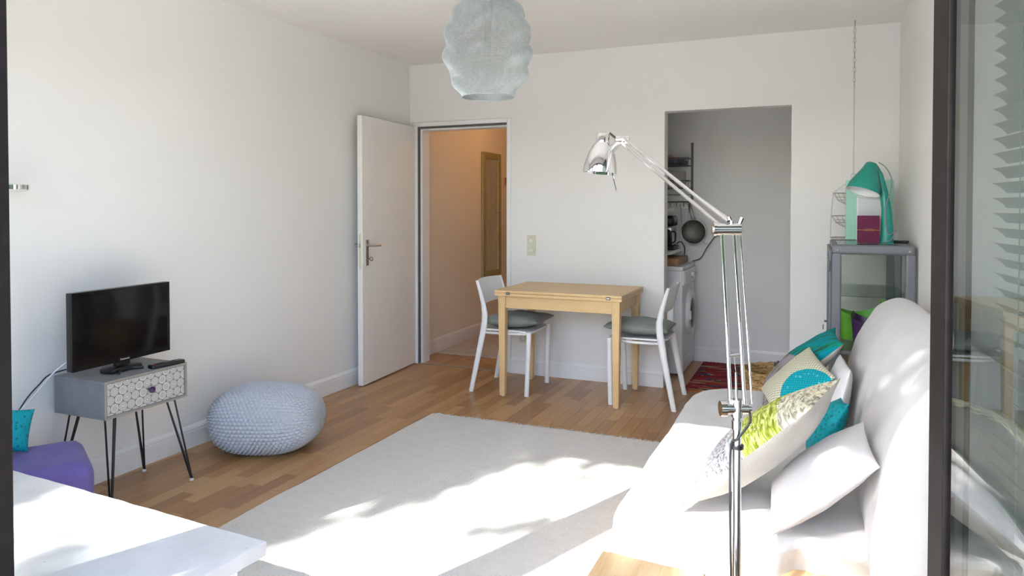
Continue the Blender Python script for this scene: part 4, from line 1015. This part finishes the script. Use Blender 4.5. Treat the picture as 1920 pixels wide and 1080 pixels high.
for z in (.838,): ob('glass_shelf', box((KX0+.03, KY0+.03, z-.003), (KX1-.03, KY1-.03, z+.003)), clear_glass('shelf_glass', (.75, .92, .85)), cb_)
for a, b in (((KX0+.046, KY0+.012, KZ0), (KX1-.046, KY0+.015, KZ1-.05)), ((KX0+.046, KY1-.015, KZ0), (KX1-.046, KY1-.012, KZ1-.05))): ob('end_pane', box(a, b), M_glass, cb_)
dd = ob('door', box((KX0-.008, KY0+.05, KZ0), (KX0-.004, KY1-.05, KZ1-.055)), M_glass, cb_)
for a, b in (((KX0-.014, KY0+.02, KZ0-.02), (KX0, KY0+.045, KZ1-.03)), ((KX0-.014, KY1-.045, KZ0-.02), (KX0, KY1-.02, KZ1-.03)), ((KX0-.014, KY0+.045, KZ1-.055), (KX0, KY1-.045, KZ1-.03)), ((KX0-.014, KY0+.045, KZ0-.02), (KX0, KY1-.045, KZ0+.005))): ob('door_frame', box(a, b, .003), M_grey_metal, dd)
for z in (1.0, .62): ob('hinge', box((KX0-.022, KY0+.0, z-.03), (KX0-.008, KY0+.03, z+.03), .004), M_dkgrey, dd)
bm = tb([(KX0-.014, 4.62, .64), (KX0-.03, 4.62, .64)], .006, 10); loop_tube(bm, circ((KX0-.036, 4.62, .605), .013, 14, (1, 0, 0)), .0025); ob('key', bm, M_dkgrey, dd)
bm = bmesh.new()
for k in range(11): bx(bm, (KX1-.055, KY1-.051, .62+k*.042), (KX1-.048, KY1-.046, .645+k*.042))
bx(bm, (KX1-.085, KY1-.055, KZ0), (KX1-.045, KY1-.050, KZ1-.052)); ob('shelf_standard', bm, M_dkgrey, cb_)
for x in (KX0+.03, KX1-.03): ob('screw', lathe(bmesh.new(), [(.007, 0), (.006, .003), (.001, .004)], 12, along((x, KY0, KZ1-.030), (0, -1, 0))), M_steel, cb_, True)
# bins inside
def bin_(name, label, c, w, d, h, mat, rz, tall=False):
    t = thing(name, label, 'bin', c, rz, 'plastic bins in the glass cabinet'); bm = bmesh.new(); prof = [(0, 0), (1, 0), (1.0, .01), (1.18, h), (1.14, h), (.95, .012), (0, .012)]
    rings = []; N = 28
    for (k, z) in prof:
        rg = []
        for i in range(N):
            a = 2*math.pi*i/N; ca_, sa_ = math.cos(a), math.sin(a); q = (abs(ca_)**6+abs(sa_)**6)**(-1/6)
            zz_ = z*(1+.16*math.cos(2*a)) if z > .02 else z
            rg.append(bm.verts.new((w*.5*k*q*ca_, d*.5*k*q*sa_, zz_)))
        rings.append(rg)
    for i in range(len(rings)-1):
        for k in range(N): bm.faces.new((rings[i][k], rings[i][(k+1) % N], rings[i+1][(k+1) % N], rings[i+1][k]))
    bmesh.ops.remove_doubles(bm, verts=bm.verts[:], dist=.0003); b_ = sharp(ob('bucket', bm, mat, t, world=False), 50)
    for s in ((-1, 1) if tall else (1,)):
        ob('handle', tb(spl([(s*w*.58, -d*.22, h*1.02), (s*w*.60, -d*.18, h*1.30), (s*w*.60, d*.18, h*1.30), (s*w*.58, d*.22, h*1.02)], 6), .010, 8), mat, t, True, world=False)
    if not tall: ob('grip_slot', box((-.03, -d*.595, h*.66), (.03, -d*.555, h*.80), .003), M_black, t, world=False)
    return t
bin_('plastic_bin', 'lime green plastic bin with handle holes in the glass cabinet', (.235, 4.68, KZ0), .21, .20, .165, M_green, R(8), True)
bin_('plastic_bin', 'dark violet plastic bin in front of the lime bin', (.275, 4.40, KZ0), .15, .15, .165, M_violet, R(-12))
# things on top of the cabinet
mb = thing('mint_board', 'pale mint green board standing on the cabinet top', 'board', (.295, 4.86, KZ1)); ob('panel', box((.163, 4.85, KZ1+.001), (.424, 4.872, 1.48), .003), M_mint, mb)
ob('notch_panel', box((.386, 4.844, KZ1+.20), (.424, 4.85, 1.46), .001), M_mint, mb)
gb = thing('gift_box', 'maroon paper box with a fine gold tie on the cabinet top', 'box', (.27, 4.44, KZ1)); ob('box_body', box((.210, 4.40, KZ1+.001), (.318, 4.47, 1.268), .002), M_maroon, gb)
M_gold = plain('gold_thread', (.45, .25, .06), .4, .6)
ob('gold_tie', box((.2085, 4.3985, 1.188), (.3195, 4.4715, 1.1905)), M_gold, gb); 
bm = bmesh.new()
for s in (-1, 1): loop_tube(bm, [Vector((.267+s*.012+.011*math.cos(a), 4.3975, 1.190+.006*math.sin(a))) for a in [2*math.pi*k/12 for k in range(12)]], .0009, 5)
ob('bow', bm, M_gold, gb)
pf2 = thing('picture_frame', 'white and grey framed card standing behind the maroon box', 'frame', (.275, 4.55, KZ1)); ob('card', box((.214, 4.535, KZ1+.001), (.345, 4.545, 1.375), .001), plain('grey_white_card', (.60, .61, .60), .5, var=.02), pf2)
for a, b in (((.210, 4.531, KZ1+.0005), (.218, 4.549, 1.379)), ((.218, 4.531, 1.371), (.349, 4.549, 1.379)), ((.341, 4.531, KZ1+.0005), (.349, 4.549, 1.371))): ob('frame_edge', box(a, b, .001), M_white_pl, pf2)
tl = thing('desk_lamp', 'teal green desk lamp with bell shade on the cabinet top', 'desk lamp', (.36, 4.42, KZ1))
bm = bmesh.new(); body = [((.355, 4.42, KZ1+.001), .034, .022), ((.357, 4.42, 1.20), .030, .020), ((.352, 4.42, 1.30), .025, .017), ((.338, 4.42, 1.40), .021, .014), ((.315, 4.42, 1.50), .018, .012), ((.292, 4.42, 1.545), .016, .012)]
rings = []
for (p, a, b) in body: rings.append([bm.verts.new((p[0]+a*math.cos(2*math.pi*k/16), p[1]+b*math.sin(2*math.pi*k/16), p[2])) for k in range(16)])
for i in range(len(rings)-1):
    for k in range(16): bm.faces.new((rings[i][k], rings[i][(k+1) % 16], rings[i+1][(k+1) % 16], rings[i+1][k]))
bm.faces.new(rings[0][::-1]); bm.faces.new(rings[-1]); sharp(ob('stand', bm, M_teal, tl), 50)
TLM = along((.278, 4.41, 1.555), (.30, .22, 1)); 
sd = sharp(ob('lamp_shade', lathe(bmesh.new(), [(.001, .004), (.024, .002), (.032, -.006), (.040, -.035), (.062, -.085), (.080, -.125), (.086, -.160), (.086, -.166)], 40, TLM), M_teal, tl), 50)
sharp(ob('shade_lining', lathe(bmesh.new(), [(.0855, -.166), (.078, -.125), (.060, -.087), (.038, -.037), (.001, -.02)], 40, TLM), M_white_pl, sd), 60)
ob('bulb', lathe(bmesh.new(), [(.001, -.125), (.018, -.12), (.022, -.10), (.014, -.07), (.012, -.03)], 18, TLM), M_white_pl, sd, True)
ob('power_cable', tb(spl([(.310, 4.40, 1.56), (.345, 4.392, 1.53), (.372, 4.392, 1.47), (.368, 4.395, 1.40), (.350, 4.395, 1.33), (.348, 4.394, 1.22), (.365, 4.393, 1.165), (.395, 4.393, 1.19), (.375, 4.385, 1.14), (.33, 4.38, KZ1+.004)], 6), .0028, 8), plain('grey_cable', (.22, .24, .25), .5), tl, True)
pen = tag(ob('marker_pen', tb([(.392, 4.42, KZ1+.009), (.455, 4.38, KZ1+.012)], .0085, 10), M_black, None, True), 'black marker pen lying on the cabinet top', 'pen')

# ------------------------------------------------------------------ hanging wire baskets on a chain
hb = thing('hanging_basket', 'tiered wire basket hanging on a chain from the ceiling beside the cabinet', 'hanging basket', (.214, 5.06, 2.5))
cx, cy = .214, 5.06
bm = bmesh.new(); z = 2.485; k = 0
tube(bm, [(cx, cy, 2.4995), (cx, cy, 2.48)], .003, 6)
while z > 1.53:
    big = z > 2.10; hL = .020 if big else .011; wL = .0065 if big else .004; rr_ = .0018 if big else .0011
    ax = Vector((1, .25, 0)).normalized() if k % 2 else Vector((-.25, 1, 0)).normalized()
    loop_tube(bm, [Vector((cx, cy, z-hL*.85))+ax*(wL*math.cos(a))+Vector((0, 0, hL*math.sin(a))) for a in [2*math.pi*q/12 for q in range(12)]], rr_, 5)
    z -= hL*1.55; k += 1
ob('chain', bm, M_steel, hb, True)
ob('top_ring', loop_tube(bmesh.new(), circ((cx, cy, 1.515), .014, 16, (0, 1, 0)), .002), M_steel, hb, True)
for (z, r_) in ((1.405, .118), (1.26, .128), (1.12, .132)):
    bm = loop_tube(bmesh.new(), circ((cx, cy, z), r_, 40), .0026, 6); loop_tube(bm, circ((cx, cy, z-.07), r_*.42, 28), .002, 6)
    for q in range(18):
        a = 2*math.pi*q/18; tube(bm, [(cx+r_*math.cos(a), cy+r_*math.sin(a), z), (cx+r_*.78*math.cos(a), cy+r_*.78*math.sin(a), z-.045), (cx+r_*.42*math.cos(a), cy+r_*.42*math.sin(a), z-.07)], .0012, 4)
    for q in (.33, .66): loop_tube(bm, circ((cx, cy, z-.055*q-.008), r_*(1-.3*q), 32), .001, 4)
    ob('wire_tier', bm, M_steel, hb, True)
bm = bmesh.new()
for q in range(3):
    a = math.pi+2*math.pi*q/3
    pts = [(cx, cy, 1.50)]+[(cx+r_*math.cos(a), cy+r_*math.sin(a), z) for z, r_ in ((1.405, .118), (1.26, .128), (1.12, .132))]
    for i in range(3):
        A = Vector(pts[i]); B = Vector(pts[i+1]); nL = int((B-A).length/.014)
        for s in range(nL):
            c = A.lerp(B, (s+.5)/nL); d = (B-A).normalized(); e_, f_ = frame_of(d); e_ = e_ if s % 2 else f_
            loop_tube(bm, [c+d*(.0085*math.cos(w))+e_*(.003*math.sin(w)) for w in [2*math.pi*g/8 for g in range(8)]], .0009, 4)
ob('side_chain', bm, M_steel, hb, True)

# ------------------------------------------------------------------ garden tree between sun and window (its shade dapples the room)
M_bark = plain('bark', (.10, .075, .05), .9, var=.3, scale=20, bump=.6, bscale=30, bdist=.02)
n = NM('tree_leaf', .6); gi = S(n.nt, n.nt.nodes.new('ShaderNodeNewGeometry').outputs['Random Per Island'])
n.col(n.ramp(gi, [(0, (.05, .11, .02)), (1, (.12, .21, .04))])); M_leaf = n.m
tr = thing('garden_tree', 'leafy garden tree standing beyond the terrace', 'tree', (-6.2, -6.4, -.16))
rnd_ = random.Random(11)
def land(p):                       # where the sun ray through p meets the floor
    s = p.z/-sdir.z; return p.x+sdir.x*s, p.y+sdir.y*s
bm = bmesh.new(); tw_ = bmesh.new()
tube(bm, spl([(-6.2, -6.4, -.16), (-6.1, -6.3, 1.2), (-5.9, -6.35, 2.8), (-5.6, -6.2, 4.4), (-5.3, -6.0, 6.2)], 5), [.17-.11*k/20 for k in range(21)], 10)
ob('trunk', bm, M_bark, tr, True)
def holes(x, y):
    """how leafy the crown is along the ray that lands at x, y: thin where the room is sunlit"""
    nz = noise.noise((x*2.1-y*.9, y*2.6, 3.3))+.5*noise.noise((x*5.5-y*2.5, y*6, 1.3))
    if y > 3.62: return 1.0
    if x > .62 or (y < 2.34 and -.62 < x < .25) or (.04 < x < .45 and y < 2.47): return 1.0
    if x > .30: return 0 if (2.45 < y < 2.95 and nz < .2) else .8
    if x > .0 and y > 2.68: return 1.0 if nz > -.42 else 0
    if x > -.95: return .6 if nz > .58 else 0.0
    edge = -1.85+(y-2.35)*.47
    if x > edge and y > 2.1: return .7 if nz > .40-.9*max(0, .3-(x-edge)) else 0.0
    if y < 2.1 and x < -1.3: return .8 if nz > .10 else 0.0
    return 1.0
lv = bmesh.new()
for _ in range(9000):
    fx, fy, hz_ = rnd_.uniform(-4.2, 2.2), rnd_.uniform(.2, 5.6), rnd_.gauss(6.0, .7)
    if rnd_.random() > holes(fx, fy)*.85: continue
    c = Vector((fx-sdir.x/-sdir.z*hz_, fy-sdir.y/-sdir.z*hz_, hz_))
    for q in range(5):
        p = c+Vector((rnd_.gauss(0, .06), rnd_.gauss(0, .06), rnd_.gauss(0, .05))); a = Vector((rnd_.gauss(0, 1), rnd_.gauss(0, 1), rnd_.gauss(0, .6))).normalized(); b, d = frame_of(a); s = rnd_.uniform(.05, .085)
        lv.faces.new([lv.verts.new(p-a*s), lv.verts.new(p+b*s*.5), lv.verts.new(p+a*s), lv.verts.new(p-b*s*.5)])
o = ob('foliage', lv, M_leaf, tr); o['kind'] = 'stuff'
for k in range(12):
    a0 = Vector((-5.75, -6.25, 3.0+k*.12)); c = Vector((rnd_.gauss(-4.0, 1.6), rnd_.gauss(-5.6, .9), rnd_.gauss(6.0, 1.1)))
    tube(tw_, spl([tuple(a0), tuple(a0.lerp(c, .5)+Vector((0, 0, .25))), tuple(c)], 4), [.035-.0033*i for i in range(9)], 6)
ob('branches', tw_, M_bark, tr, True)
